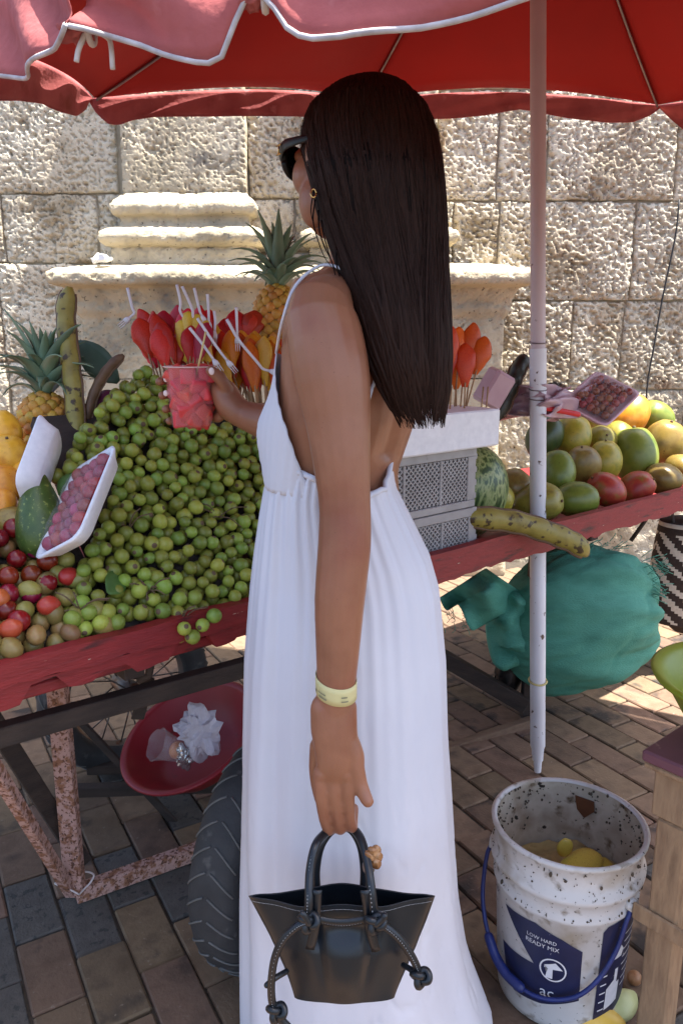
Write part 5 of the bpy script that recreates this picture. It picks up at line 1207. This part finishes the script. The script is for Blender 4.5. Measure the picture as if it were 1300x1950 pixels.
# ---- hair
m_hair = M('dark_brown_hair', [(11, 7, 6), (19, 11, 10), (14, 8, 8)], 30, .6, stretch=(14, 14, .5), contrast=.3, spec=.08)
m_hair2 = M('hair_strand', [(12, 7, 6), (50, 31, 24), (17, 10, 8)], 25, .55, stretch=(30, 30, .6), contrast=.25, spec=.12)
HB_ = np.array([(138, 700, 705), (156, 690, 722), (164, 660, 752), (177, 628, 778), (194, 602, 797), (216, 586, 812), (252, 576, 827), (290, 576, 835), (316, 584, 838), (350, 594, 842), (400, 604, 846), (450, 622, 848), (500, 640, 850), (560, 658, 852), (620, 680, 854), (680, 700, 855), (740, 724, 853), (780, 742, 849), (798, 760, 845)], float)
HYc = [(138, 1.15), (205, 1.165), (280, 1.160), (330, 1.115), (400, 1.11), (500, 1.085), (600, 1.062), (700, 1.055), (800, 1.055)]
HD = [(138, .004), (156, .022), (164, .058), (177, .082), (216, .116), (280, .120), (330, .098), (400, .088), (500, .060), (600, .042), (700, .034), (800, .022)]
def hairpt(py, a, sc=1.0):
    xl, xr = np.interp(py, HB_[:, 0], HB_[:, 1]), np.interp(py, HB_[:, 0], HB_[:, 2]); Yc = np.interp(py, *zip(*HYc)); d = np.interp(py, *zip(*HD))
    c = P((xl + xr) / 2, py, Yc); hw = (xr - xl) / 2 * K(650, py, Yc) / F
    return c + np.array([math.cos(a) * hw * sc, math.sin(a) * d * sc, 0])
R = []
for py in np.concatenate([np.linspace(156, 300, 26), np.linspace(312, 744, 46)]):
    R.append([hairpt(py, a, 1 - .03 * (py > 420) + (.020 * math.sin(a * 23 + py * .012) + .014 * math.sin(a * 41 - py * .02 + 1)) * (py > 260)) for a in np.linspace(0, 2 * math.pi, 64, endpoint=False)])
hair = pobj('hair', *rings(np.array(R)), m_hair)
def hairv(py, a, sc):
    xl, xr = np.interp(py, HB_[:, 0], HB_[:, 1]), np.interp(py, HB_[:, 0], HB_[:, 2]); Yc = np.interp(py, *zip(*HYc)); d = np.interp(py, *zip(*HD))
    v_ = (975 - py) / F; k = Yc / (cp + v_ * sp); cx = ((xl + xr) / 2 - 650) / F * k; z = HC + (-sp + v_ * cp) * k; hw = (xr - xl) / 2 * k / F
    return np.stack([cx + np.cos(a) * hw * sc, Yc + np.sin(a) * d * sc, z], 1)
CL = [(random.gauss(0, .22), random.uniform(-.07, .05), random.uniform(-24, 18)) for _ in range(60)]
mb = MB()
for i in range(4600):
    a = random.uniform(0, 2 * math.pi)
    if math.sin(a) > .55 and random.random() < .8: continue
    y0 = random.choice([random.uniform(157, 185), random.uniform(157, 330)]); y1 = random.gauss(774 + 14 * math.sin(a * 11) + 8 * math.sin(a * 27) - 4, 15) if random.random() < .85 else random.uniform(560, 780)
    y1 = min(y1 + CL[int(a / 6.2832 * 60) % 60][2], 814); da = random.gauss(0, .16); sc0 = 1 + random.uniform(-.01, .020); n_ = 13; L = []
    ph = random.uniform(0, 6.28); ar = random.uniform(0, .014)
    s = np.linspace(0, 1, n_); py = y0 + (y1 - y0) * s
    cl = CL[int(a / 6.2832 * 60) % 60]
    L = hairv(np.minimum(py, 800), a + (da + cl[0]) * s * s + ar * 3 * np.sin(ph + s * 5), sc0 + cl[1] * s + .010 * np.sin(ph + s * 4)) + np.where(py > 800, (800 - py) * .0007, 0)[:, None] * UP
    w_ = random.uniform(.0005, .0013); t_, U, V = frames(L)
    wd = w_ * np.linspace(1, .35, n_)[:, None]
    nr = L - hairv(np.minimum(py, 800), a, 0 * s); nr[:, 2] = 0; nr /= np.linalg.norm(nr, axis=1)[:, None] + 1e-9
    sd_ = np.cross(t_, nr); sd_ /= np.linalg.norm(sd_, axis=1)[:, None] + 1e-9
    g = np.stack([L - sd_ * wd, L + nr * .0005, L + sd_ * wd], 1); mb.add(*grid(g))
for i in range(54):                                   # separate tapering locks at the ends
    a = random.uniform(math.pi * .98, math.pi * 2.02); y0 = random.uniform(480, 640); y1 = random.uniform(752, 812); s = np.linspace(0, 1, 20); py = y0 + (y1 - y0) * s
    L = hairv(np.minimum(py, 800), a + random.gauss(0, .18) * s * s + .05 * np.sin(s * 6 + i), 1.0 + .035 * np.sin(math.pi * s * .9) + random.uniform(-.01, .01)) + np.where(py > 800, (800 - py) * .0007, 0)[:, None] * UP
    mb.add(*tube(L, np.interp(s, [0, .3, .75, 1], [.0006, .0034, .0030, .0004]), 7, .5))
for i in range(60):                                   # flyaways
    a = random.uniform(math.pi * .9, math.pi * 2.1); y0 = random.uniform(180, 500); y1 = y0 + random.uniform(120, 330); s = np.linspace(0, 1, 14); py = np.minimum(y0 + (y1 - y0) * s, 800)
    L = hairv(py, a + .1 * np.sin(s * 5 + i), 1.0 + random.uniform(.01, .07) * np.sin(math.pi * s)); mb.add(*tube(L, .00035, 3))
sh_ = mb.build('strands', m_hair2, hair); sh_['kind'] = 'stuff'
mb = MB()
for pts_ in ([(606, 400), (608, 440), (620, 475), (632, 500), (640, 540), (632, 575), (622, 595)], [(600, 380), (596, 420), (606, 460), (618, 490), (634, 512)], [(640, 470), (642, 510), (660, 560), (700, 640), (716, 700)], [(645, 480), (655, 530), (680, 590), (705, 650), (730, 730)], [(652, 500), (672, 560), (694, 610), (722, 690), (748, 770)],
             [(598, 360), (592, 400), (598, 432)], [(842, 500), (852, 600), (858, 700), (850, 790)], [(846, 450), (856, 560), (861, 640)], [(612, 420), (618, 455), (634, 505), (650, 525)]):
    mb.add(*tube(spl([P(x, y, 1.06 if y > 450 else 1.075) for x, y in pts_], 18), np.linspace(.0012, .0004, 18), 5))
sh2 = mb.build('loose_strands', m_hair, hair); sh2['kind'] = 'stuff'
# ---- dress
def dress_mat():
    m = M('white_cotton', [(216, 215, 222), (226, 225, 231)], 6, .9, bump=.12, bscale=60, trans=.12, dist=.002)
    return m
m_dress = dress_mat()
SIL = np.array([(845, 528, 742), (900, 512, 748), (925, 505, 753), (975, 496, 778), (1050, 485, 815), (1110, 478, 832), (1250, 466, 846), (1400, 462, 851), (1550, 460, 861), (1700, 459, 872), (1800, 459, 888), (1850, 459, 903), (1950, 460, 938), (1990, 458, 955)], float)
YC = 1.215
sz_ = np.array([P(650, y, YC)[2] for y in SIL[:, 0]]); kz = np.array([K(650, y, YC) / F for y in SIL[:, 0]])
sl_ = (SIL[:, 1] - 650) * kz; sr_ = (SIL[:, 2] - 650) * kz
def sil(z): o_ = np.argsort(sz_); return np.interp(z, sz_[o_], sl_[o_]), np.interp(z, sz_[o_], sr_[o_])
NT, NR = 264, 120; R = np.zeros((NR, NT, 3)); zh = .045
zf_, zbk = P(540, 848, 1.2)[2], P(722, 968, 1.10)[2]
RID = [(188, .04, 6, 0), (202, -.06, 6, 2), (216, .09, 8, 0), (232, -.07, 6, -2), (247, .05, 9, 2), (268, -.03, 10, 0), (290, .04, 12, 8), (312, -.045, 9, 12), (328, .04, 8, 10), (343, -.03, 7, 4)]
def dres(a, z, s):                                    # a: angle, s: 0 at the top edge, 1 at the hem
    xl, xr = sil(z); c = (xl + xr) / 2; hw = (xr - xl) / 2; hd_ = np.interp(z, [0, .3, .6, .85, .95, 1.15], [.215, .195, .180, .155, .138, .126])
    cy = np.interp(z, [0, .6, .9, 1.2], [1.235, 1.225, 1.205, 1.19])
    am = .10 + .90 * min(1, s * 1.5); d_ = math.degrees(a) % 360; fold = 0
    for (a0, A_, w__, dr) in RID: fold += A_ * math.exp(-((d_ - a0 - dr * s) / w__) ** 2)
    fold = fold * am + .035 * am * math.sin(9 * a + .8) * (math.sin(a) > .1) + .030 * math.exp(-s * 4.5) * math.sin(44 * a + 3 * math.sin(4 * a)) + .016 * math.exp(-s * 2.2) * math.sin(23 * a)
    fold *= .3 + .7 * (1 - abs(math.cos(a)) ** 8)
    return np.array([c + math.cos(a) * hw * (1 + fold * .5), cy + math.sin(a) * hd_ * (1 + fold * 1.0), z])
for j in range(NT):
    a = 2 * math.pi * j / NT
    fwdn = math.cos(a) * fw[0] + math.sin(a) * fw[1]
    zt = zbk + (zf_ - zbk) * (.5 + .5 * fwdn) ** .4
    if math.cos(a) > .55: zt += .045 * (math.cos(a) - .55) / .45
    for i in range(NR):
        s = i / (NR - 1); z = zt + (zh + .01 * math.sin(a * 9) - zt) * s
        p = dres(a, z, s)
        cre = abs(vn(np.array([a * 7 + z * 9]), np.array([z * 13 - a * 4]), 5)[0] - .5)
        wr = -.0035 * math.exp(-(cre / .03) ** 2) * min(1, max(0, s - .15) * 2) * (.4 + .6 * (math.cos(a) > .1)) + (vn(np.array([a * 3 + 2]), np.array([z * 3.5]), 7)[0] - .5) * .012 * s
        out = np.array([math.cos(a), math.sin(a), 0]); R[i, j] = p + out * wr
v, f = rings(R, False); dress = pobj('dress', v, f, m_dress); dress['label'] = 'long white cotton dress with low open back'
rt_ = [R[0, j] + np.array([0, 0, .0]) for j in range(NT)] + [R[0, 0]]
pobj('waist_seam', *tube(np.array(rt_)[::3], .0045, 7), m_dress, dress)
# bodice: sheet on the front half of the torso
NA, NB_ = 60, 30; g = np.zeros((NB_, NA, 3)); ztop = P(548, 672, 1.12)[2]
cf = math.atan2(1, 0)
for i in range(NB_):
    s = i / (NB_ - 1); z = (zf_ - .06) + (ztop - zf_ + .06) * s; cx, cy, a_, b_ = tor(z)
    hr_ = math.radians(np.interp(s, [0, .2, .5, 1], [118, 104, 86, 46]))
    for j in range(NA):
        q = math.pi / 2 + hr_ * (2 * j / (NA - 1) - 1) * -1
        bust = .020 * math.exp(-((s - .42) / .28) ** 2) * math.exp(-((abs(q - math.pi / 2) - .55) / .45) ** 2) + .004
        zz = z - (ztop - zf_) * .30 * max(0, s - .4) / .6 * math.exp(-((q - math.pi / 2) / .35) ** 2)
        pl_ = .0025 * math.sin(q * 40 + 3 * s) * (1 - s)
        g[i, j] = np.array([cx, cy, zz]) + lf * math.cos(q) * (a_ + .008 + bust + pl_) + fw * math.sin(q) * (b_ + .008 + bust + pl_)
pobj('bodice', *thick(*grid(g), .002), m_dress, dress)
pa = g[-1, 6]; pb2 = g[-1, NA - 7]
pobj('strap', *tube(spl(np.array([g[-1, NA - 2] if g[-1, NA - 2][1] < g[-1, 1][1] else g[-1, 1], P(538, 610, 1.055), P(562, 545, 1.06), P(605, 508, 1.075), P(640, 508, 1.07), P(668, 528, 1.055), P(690, 570, 1.06), P(716, 640, 1.07), P(718, 700, 1.062), P(700, 770, 1.06)]), 50), .0022, 7), m_dress, dress)
pobj('strap', *tube(spl(np.array([P(790, 560, 1.2), P(765, 620, 1.09), P(735, 690, 1.072), P(705, 745, 1.062), P(690, 800, 1.062)]), 30), .0028, 7), m_dress, dress)
# ---- wristband, earring
m_band = M('paper_band', [(196, 184, 128), (206, 196, 144)], 12, .55); m_prn = M('grey_print', [(120, 116, 90), (140, 134, 104)], 200, .6)
wc = P(640, 1304, .971); rb_ = 39.5 * K(640, 1304, .971) / F; ti = np.array([.0, 0, 0])
def wb_(a, h, off=0): return wc + np.array([math.cos(a) * (rb_ + off), math.sin(a) * (rb_ + off), h + .010 * math.sin(a) * .6 - .16 * math.cos(a) * rb_])
wv = np.array([[wb_(a, h) for a in np.linspace(0, 2 * math.pi, 40, endpoint=False)] for h in (-.0125, -.004, .004, .0125)])
band = pobj('wristband', *thick(*rings(wv, False), .0006), m_band); band['label'] = 'pale yellow paper wristband'
for a0, a1, h0, h1 in ((3.45, 3.6, -.006, -.002), (3.8, 4.25, -.008, -.0055), (3.75, 4.2, -.002, 0.0), (4.95, 5.25, .0, .002), (4.95, 5.3, -.006, -.004)):
    q = np.array([[wb_(a, h, .0012) for a in np.linspace(a0, a1, 6)] for h in (h0, h1)]); pobj('print_line', *grid(q), m_prn, band)
m_gold = M('gold', [(200, 160, 90), (220, 184, 120)], 20, .25, metal=1)
ec = P(597, 368, 1.062); pobj('earring', *tube([ec + np.array([.0035 * math.cos(q), .002 * math.sin(q), .0055 * math.sin(q)]) for q in np.linspace(0, 6.2, 18)], .0014, 6), m_gold)
# ---- sunglasses
m_sung = M('black_acetate', [(7, 7, 8), (11, 11, 12)], 10, .4, spec=.25); m_lens = M('dark_lens', [(22, 22, 26), (30, 30, 34)], 4, .08)
sg = thing('sunglasses', 'black cat eye sunglasses worn on the face turned to the left', 'sunglasses', hp3(.1, 0, .012))
for s in (1, -1):
    c = hp3(.098, s * .034, .006); out = hf * .93 + hl_ * s * .30; out /= np.linalg.norm(out); sdv = np.cross(hu, out) ; sdv /= np.linalg.norm(sdv)
    rim = [c + sdv * .027 * math.cos(q) + hu * (.0195 * math.sin(q) + (.005 * max(0, (math.cos(q) * (1 if sdv @ hl_ * s > 0 else -1))) if math.sin(q) > 0 else 0)) for q in np.linspace(0, 2 * math.pi, 29)]
    fr = obj('frame', *tube(rim, .0050, 9, 1.2), m_sung, sg)
    obj('lens', np.array([c + out * .002] + rim[:-1]), [(0, i + 1, (i + 1) % 28 + 1) for i in range(28)], m_lens, sg)
    obj('temple', *tube(spl(np.array([c + hl_ * s * .027 + hu * .008, hp3(.07, s * .074, .022), hp3(.03, s * .080, .018), hp3(-.02, s * .078, .012)]), 14), np.interp(np.linspace(0, 1, 14), [0, .3, 1], [.0095, .008, .004]), 10, .22, hl_), m_sung, sg)
obj('bridge', *tube([hp3(.112, .010, .014), hp3(.116, 0, .017), hp3(.112, -.010, .014)], .0035, 8), m_sung, sg)
lc = hp3(.082, .0745, .020); sdx = -hf; 
mb = MB()
for a_, b_ in (((-.007, .006), (.004, .006)), ((-.001, .006), (-.003, -.006)), ((-.008, -.006), (.003, -.006))):
    mb.add(*tube([lc + hf * -a_[0] + hu * a_[1], lc + hf * -b_[0] + hu * b_[1]], .0012, 5))
mb.build('emblem', m_gold, sg)
# ---- cup of watermelon
m_clear = clear('clear_cup', gloss=.12, rough=.05, milky=.04)
cup = thing('plastic_cup', 'clear plastic cup of watermelon chunks held in the raised hand', 'cup', np.array([cupc[0], cupc[1], 1.172]))
zt_, zb_ = P(364, 698, 1.36)[2], P(366, 812, 1.36)[2]
cz = lambda r, z: (r, z)
obj('wall', *lathe([(.001, zb_ + .001), (.0345, zb_ + .001), (.0355, zb_ + .004), (.0437, zt_ - .002), (.0455, zt_), (.0445, zt_ + .002), (.0428, zt_ - .001), (.0348, zb_ + .005), (.001, zb_ + .003)], 44, basis((1, 0, 0), (0, 1, 0), (0, 0, 1), (cupc[0], cupc[1], 0))), m_clear, cup)
obj('rim', *tube([(cupc[0] + .0452 * math.cos(q), cupc[1] + .0452 * math.sin(q), zt_) for q in np.linspace(0, 2 * math.pi, 40)], .0014, 6), M('cup_rim', [(214, 170, 160), (226, 190, 180)], 8, .2), cup)
m_wm = M('watermelon_flesh', [(214, 52, 58), (228, 84, 78)], 30, .35, sss=.2, rand=.12, hue=.008, bump=.3, bscale=120)
obj('juice', *lathe([(.001, zb_ + .006), (.020, zb_ + .006), (.024, zt_ - .030), (.001, zt_ - .028)], 30, basis((1, 0, 0), (0, 1, 0), (0, 0, 1), (cupc[0], cupc[1], 0))), m_wm, cup)
wms = []
for s in range(4):
    v, f = box((-.5, -.5, -.5), (.5, .5, .5), .14, None, 2); v = v * (1 + .35 * (vn(v[:, 0] * 2 + s * 5, v[:, 1] * 2 + v[:, 2], s) - .5)[:, None]); wms.append(mesh('watermelon_chunk', v, f, m_wm))
for i in range(36):
    z = zb_ + .015 + (zt_ - zb_ - .030) * (i // 6) / 5; rr_ = .0345 + (.0437 - .0345) * (z - zb_) / (zt_ - zb_) - .0155; a = (i % 6) * 2 * math.pi / 5 + (i // 6) * .7
    r = rr_ if i % 6 < 5 else 0
    tag(inst('watermelon_chunk', random.choice(wms), (cupc[0] + r * math.cos(a), cupc[1] + r * math.sin(a), z + random.uniform(-.003, .003)), rrot(), random.uniform(.025, .030)), 'red watermelon chunk inside the clear plastic cup', 'watermelon', 'watermelon chunks in the cup')
tag(obj('skewer_stick', *tube([P(369, 700, 1.345) + np.array([0, 0, -.03]), P(392, 632, 1.32)], .0018, 6), M('pale_stick', [(206, 176, 110), (220, 194, 130)], 40, .6)), 'thin pale wooden stick poking out of the cup', 'stick')
# ================================================================== handbag
m_lea = M('black_leather', [(15, 19, 24), (22, 27, 33)], 10, .36, bump=.15, bscale=260, dist=.001, spec=.5)
m_sti = M('pale_stitch', [(150, 150, 150), (170, 170, 170)], 60, .8)
Y0 = .935
bagc = P(655, 1905, Y0); bag = thing('handbag', 'small black leather tote bag with knotted cord ties hanging from the lowered hand', 'handbag', bagc)
TL = np.array([(0, 473, 828, 1711), (.25, 496, 813, 1750), (.5, 519, 796, 1790), (.75, 541, 774, 1830), (1, 559, 752, 1868)], float)
NTb, NS = 34, 48
def bagpt(t, s, side):                                # side -1 front, +1 back
    xl, xr, y = [np.interp(t, TL[:, 0], TL[:, i]) for i in (1, 2, 3)]
    z0 = P(650, y, Y0)[2]; kx = K(650, y, Y0) / F; x = (xl + (xr - xl) * s - 650) * kx
    ex = .10 + .53 * (1 - t) ** .8
    D = (.022 + .016 * min(1, t * 2.2)) * max(0, math.sin(math.pi * s)) ** ex
    zz = z0
    e = 0
    if t < .35: zz += (1 - t / .35) * (.012 * math.exp(-((s - .5) / .16) ** 2) + .004 * math.cos(2 * math.pi * s))
    pin = math.exp(-((s - .335) / .035) ** 2) + math.exp(-((s - .665) / .035) ** 2)
    e -= .016 * pin * math.exp(-((t - .28) / .14) ** 2) + .005 * pin * math.exp(-((t - .55) / .25) ** 2)
    e += .008 * math.exp(-((s - .5) / .14) ** 2) * math.exp(-((t - .72) / .25) ** 2) - .010 * math.exp(-((s - .5) / .14) ** 2) * math.exp(-((t - .24) / .09) ** 2)
    wing = .010 * (math.exp(-((s - .14) / .1) ** 2) + math.exp(-((s - .86) / .1) ** 2)) * (1 - t)
    return np.array([x, Y0 + side * (D + (e if side < 0 else e * .6) - wing * .5), zz])
R = []
for i in range(NTb):
    t = i / (NTb - 1); row = [bagpt(t, j / NS, -1) for j in range(NS + 1)] + [bagpt(t, j / NS, 1) for j in range(NS - 1, 0, -1)]
    R.append(row)
R = np.array(R); v, f = rings(R, False); nb = R.shape[1]
f.append(tuple((NTb - 1) * nb + j for j in range(nb)))
obj('shell', *thick(v, f, .0022), m_lea, bag, auto=38)
def bp(pts, Y, n): return spl(np.array([P(x, y, Y if len(q) == 0 else q[0]) for x, y, *q in pts]), n)
def cordm(name, pts, Y, r, n=40, parent=bag, mat=None): return obj(name, *tube(bp(pts, Y, n), r, 10, round_ends=True), mat or m_lea, parent)
yf = .882
HN = [(586, 1760, yf), (588, 1715, yf), (590, 1660, .905), (600, 1612, .925), (618, 1588, .955), (640, 1572, .976), (662, 1572, .976), (685, 1594, .950), (699, 1640, .918), (707, 1695, .89), (714, 1760, yf)]
h1 = cordm('handle', HN, yf, .0062, 70)
HF = [(604, 1700, .968), (603, 1655, .972), (612, 1610, .975), (635, 1580, .984), (664, 1578, .984), (684, 1606, .975), (692, 1650, .972), (691, 1700, .968)]
cordm('handle', HF, .97, .0055, 60)
mb = MB(); w_ = bp(HN, yf, 160)
for i in range(4, 156, 2):
    q = w_[i]; d = w_[i + 1] - w_[i]; d /= np.linalg.norm(d); off = np.array([-.0018, -.0058, .001]); mb.add(*tube([q + off - d * .0009, q + off + d * .0009], .0006, 4))
mb.build('stitching', m_sti, h1)['kind'] = 'stuff'
C1 = [(586, 1755), (565, 1764), (540, 1788), (524, 1822), (517, 1865), (518, 1905), (526, 1928)]
C2 = [(714, 1757), (735, 1766), (762, 1790), (784, 1822), (796, 1848), (801, 1860)]
k1 = cordm('cord', C1, .872, .0055); k2 = cordm('cord', C2, .872, .0055)
for C_, kk_ in ((C1, k1), (C2, k2)):
    mb = MB(); w_ = bp(C_, .872, 70)
    for i in range(3, 66, 2):
        q = w_[i]; d = w_[i + 1] - w_[i]; d /= np.linalg.norm(d); off = np.array([0, -.0052, .002]); mb.add(*tube([q + off - d * .0008, q + off + d * .0008], .0005, 4))
    mb.build('stitching', m_sti, kk_)['kind'] = 'stuff'
def knot(c, r, name='knot'):
    q = np.linspace(0, 2 * math.pi, 70, endpoint=False)
    pts = np.stack([(np.sin(q) + 2 * np.sin(2 * q)) * r * .33, -np.sin(3 * q) * r * .4, (np.cos(q) - 2 * np.cos(2 * q)) * r * .33], 1) + c
    R_ = []; t_ = np.roll(pts, -1, 0) - np.roll(pts, 1, 0); t_ /= np.linalg.norm(t_, axis=1)[:, None]; n_ = pts - c; n_ -= t_ * np.sum(n_ * t_, 1)[:, None]; n_ /= np.linalg.norm(n_, axis=1)[:, None]; b_ = np.cross(t_, n_)
    for a in np.linspace(0, 2 * math.pi, 9, endpoint=False): R_.append(pts + (n_ * math.cos(a) + b_ * math.sin(a)) * r * .42)
    R_ = np.array(R_).transpose(1, 0, 2); return obj(name, *rings(R_, False, True, True), m_lea, bag)
knot(P(588, 1756, .874), .0125); knot(P(714, 1758, .874), .0125); knot(P(527, 1928, .870), .012); knot(P(801, 1862, .868), .012)
cordm('cord_end', [(527, 1930), (535, 1942), (548, 1956)], .870, .006, 10); cordm('cord', [(545, 1850, .90), (525, 1862, .885), (508, 1876, .878)], .88, .004, 12); cordm('cord', [(768, 1838, .90), (785, 1848, .88), (800, 1860, .87)], .88, .004, 12)
cordm('cord_end', [(588, 1758), (580, 1744), (576, 1740)], .868, .0045, 8); cordm('cord_end', [(716, 1760), (728, 1750), (732, 1744)], .868, .0045, 8)
def strip(name, pts, Y, wd, th):                       # flat leather strip
    w_ = bp(pts, Y, 14); t_, U, V = frames(w_); s_ = np.cross(t_, (0, 1, 0)); s_ /= np.linalg.norm(s_, axis=1)[:, None]
    g = np.stack([w_ - s_ * wd / 2, w_ + np.array([0, -.0012, 0]), w_ + s_ * wd / 2], 1); return obj(name, *thick(*grid(g), th), m_lea, bag)
strip('handle_tab', [(604, 1694), (602, 1730), (598, 1770), (590, 1806)], .886, .012, .002); strip('handle_tab', [(694, 1694), (700, 1730), (705, 1770), (716, 1810)], .886, .012, .002)
bt = strip('belt', [(604, 1750), (625, 1754), (650, 1756), (675, 1754), (698, 1750)], .892, .011, .002)
mb = MB(); w_ = bp([(608, 1757), (650, 1763), (694, 1757)], .8895, 34)
for i in range(2, 32, 2): mb.add(*tube([w_[i], w_[i] * .4 + w_[i + 1] * .6], .0006, 4))
mb.build('stitching', m_sti, bt)['kind'] = 'stuff'
for s_ in (-1,):                                       # stitched line below the front rim
    mb = MB()
    for j in range(2, 140):
        s = j / 142; a, b = bagpt(.035, s, -1), bagpt(.035, s + .0035, -1); mb.add(*tube([a + (0, -.0012, 0), b + (0, -.0012, 0)], .0005, 4))
    mb.build('rim_stitching', m_sti, bag)['kind'] = 'stuff'
m_charm = M('amber_shell', [(96, 62, 36), (150, 104, 64), (190, 150, 110)], 60, .25, metal=.2)
cc = P(711, 1632, .925); mb = MB()
for i in range(7):
    a = i * .9; mb.add(*ellip(cc + np.array([.006 * math.cos(a), .004 * math.sin(a * 2), .010 * math.sin(a)]), [(.007, 0, .003 * math.cos(a)), (0, .005, 0), (-.002, 0, .008)], 9, 6))
ch = mb.build('charm', m_charm, bag, smooth=False); obj('charm_ring', *tube([P(702, 1650, .93) + np.array([.008 * math.cos(q), 0, .012 * math.sin(q)]) for q in np.linspace(0, 6.2, 16)], .0015, 6), m_wire, bag)
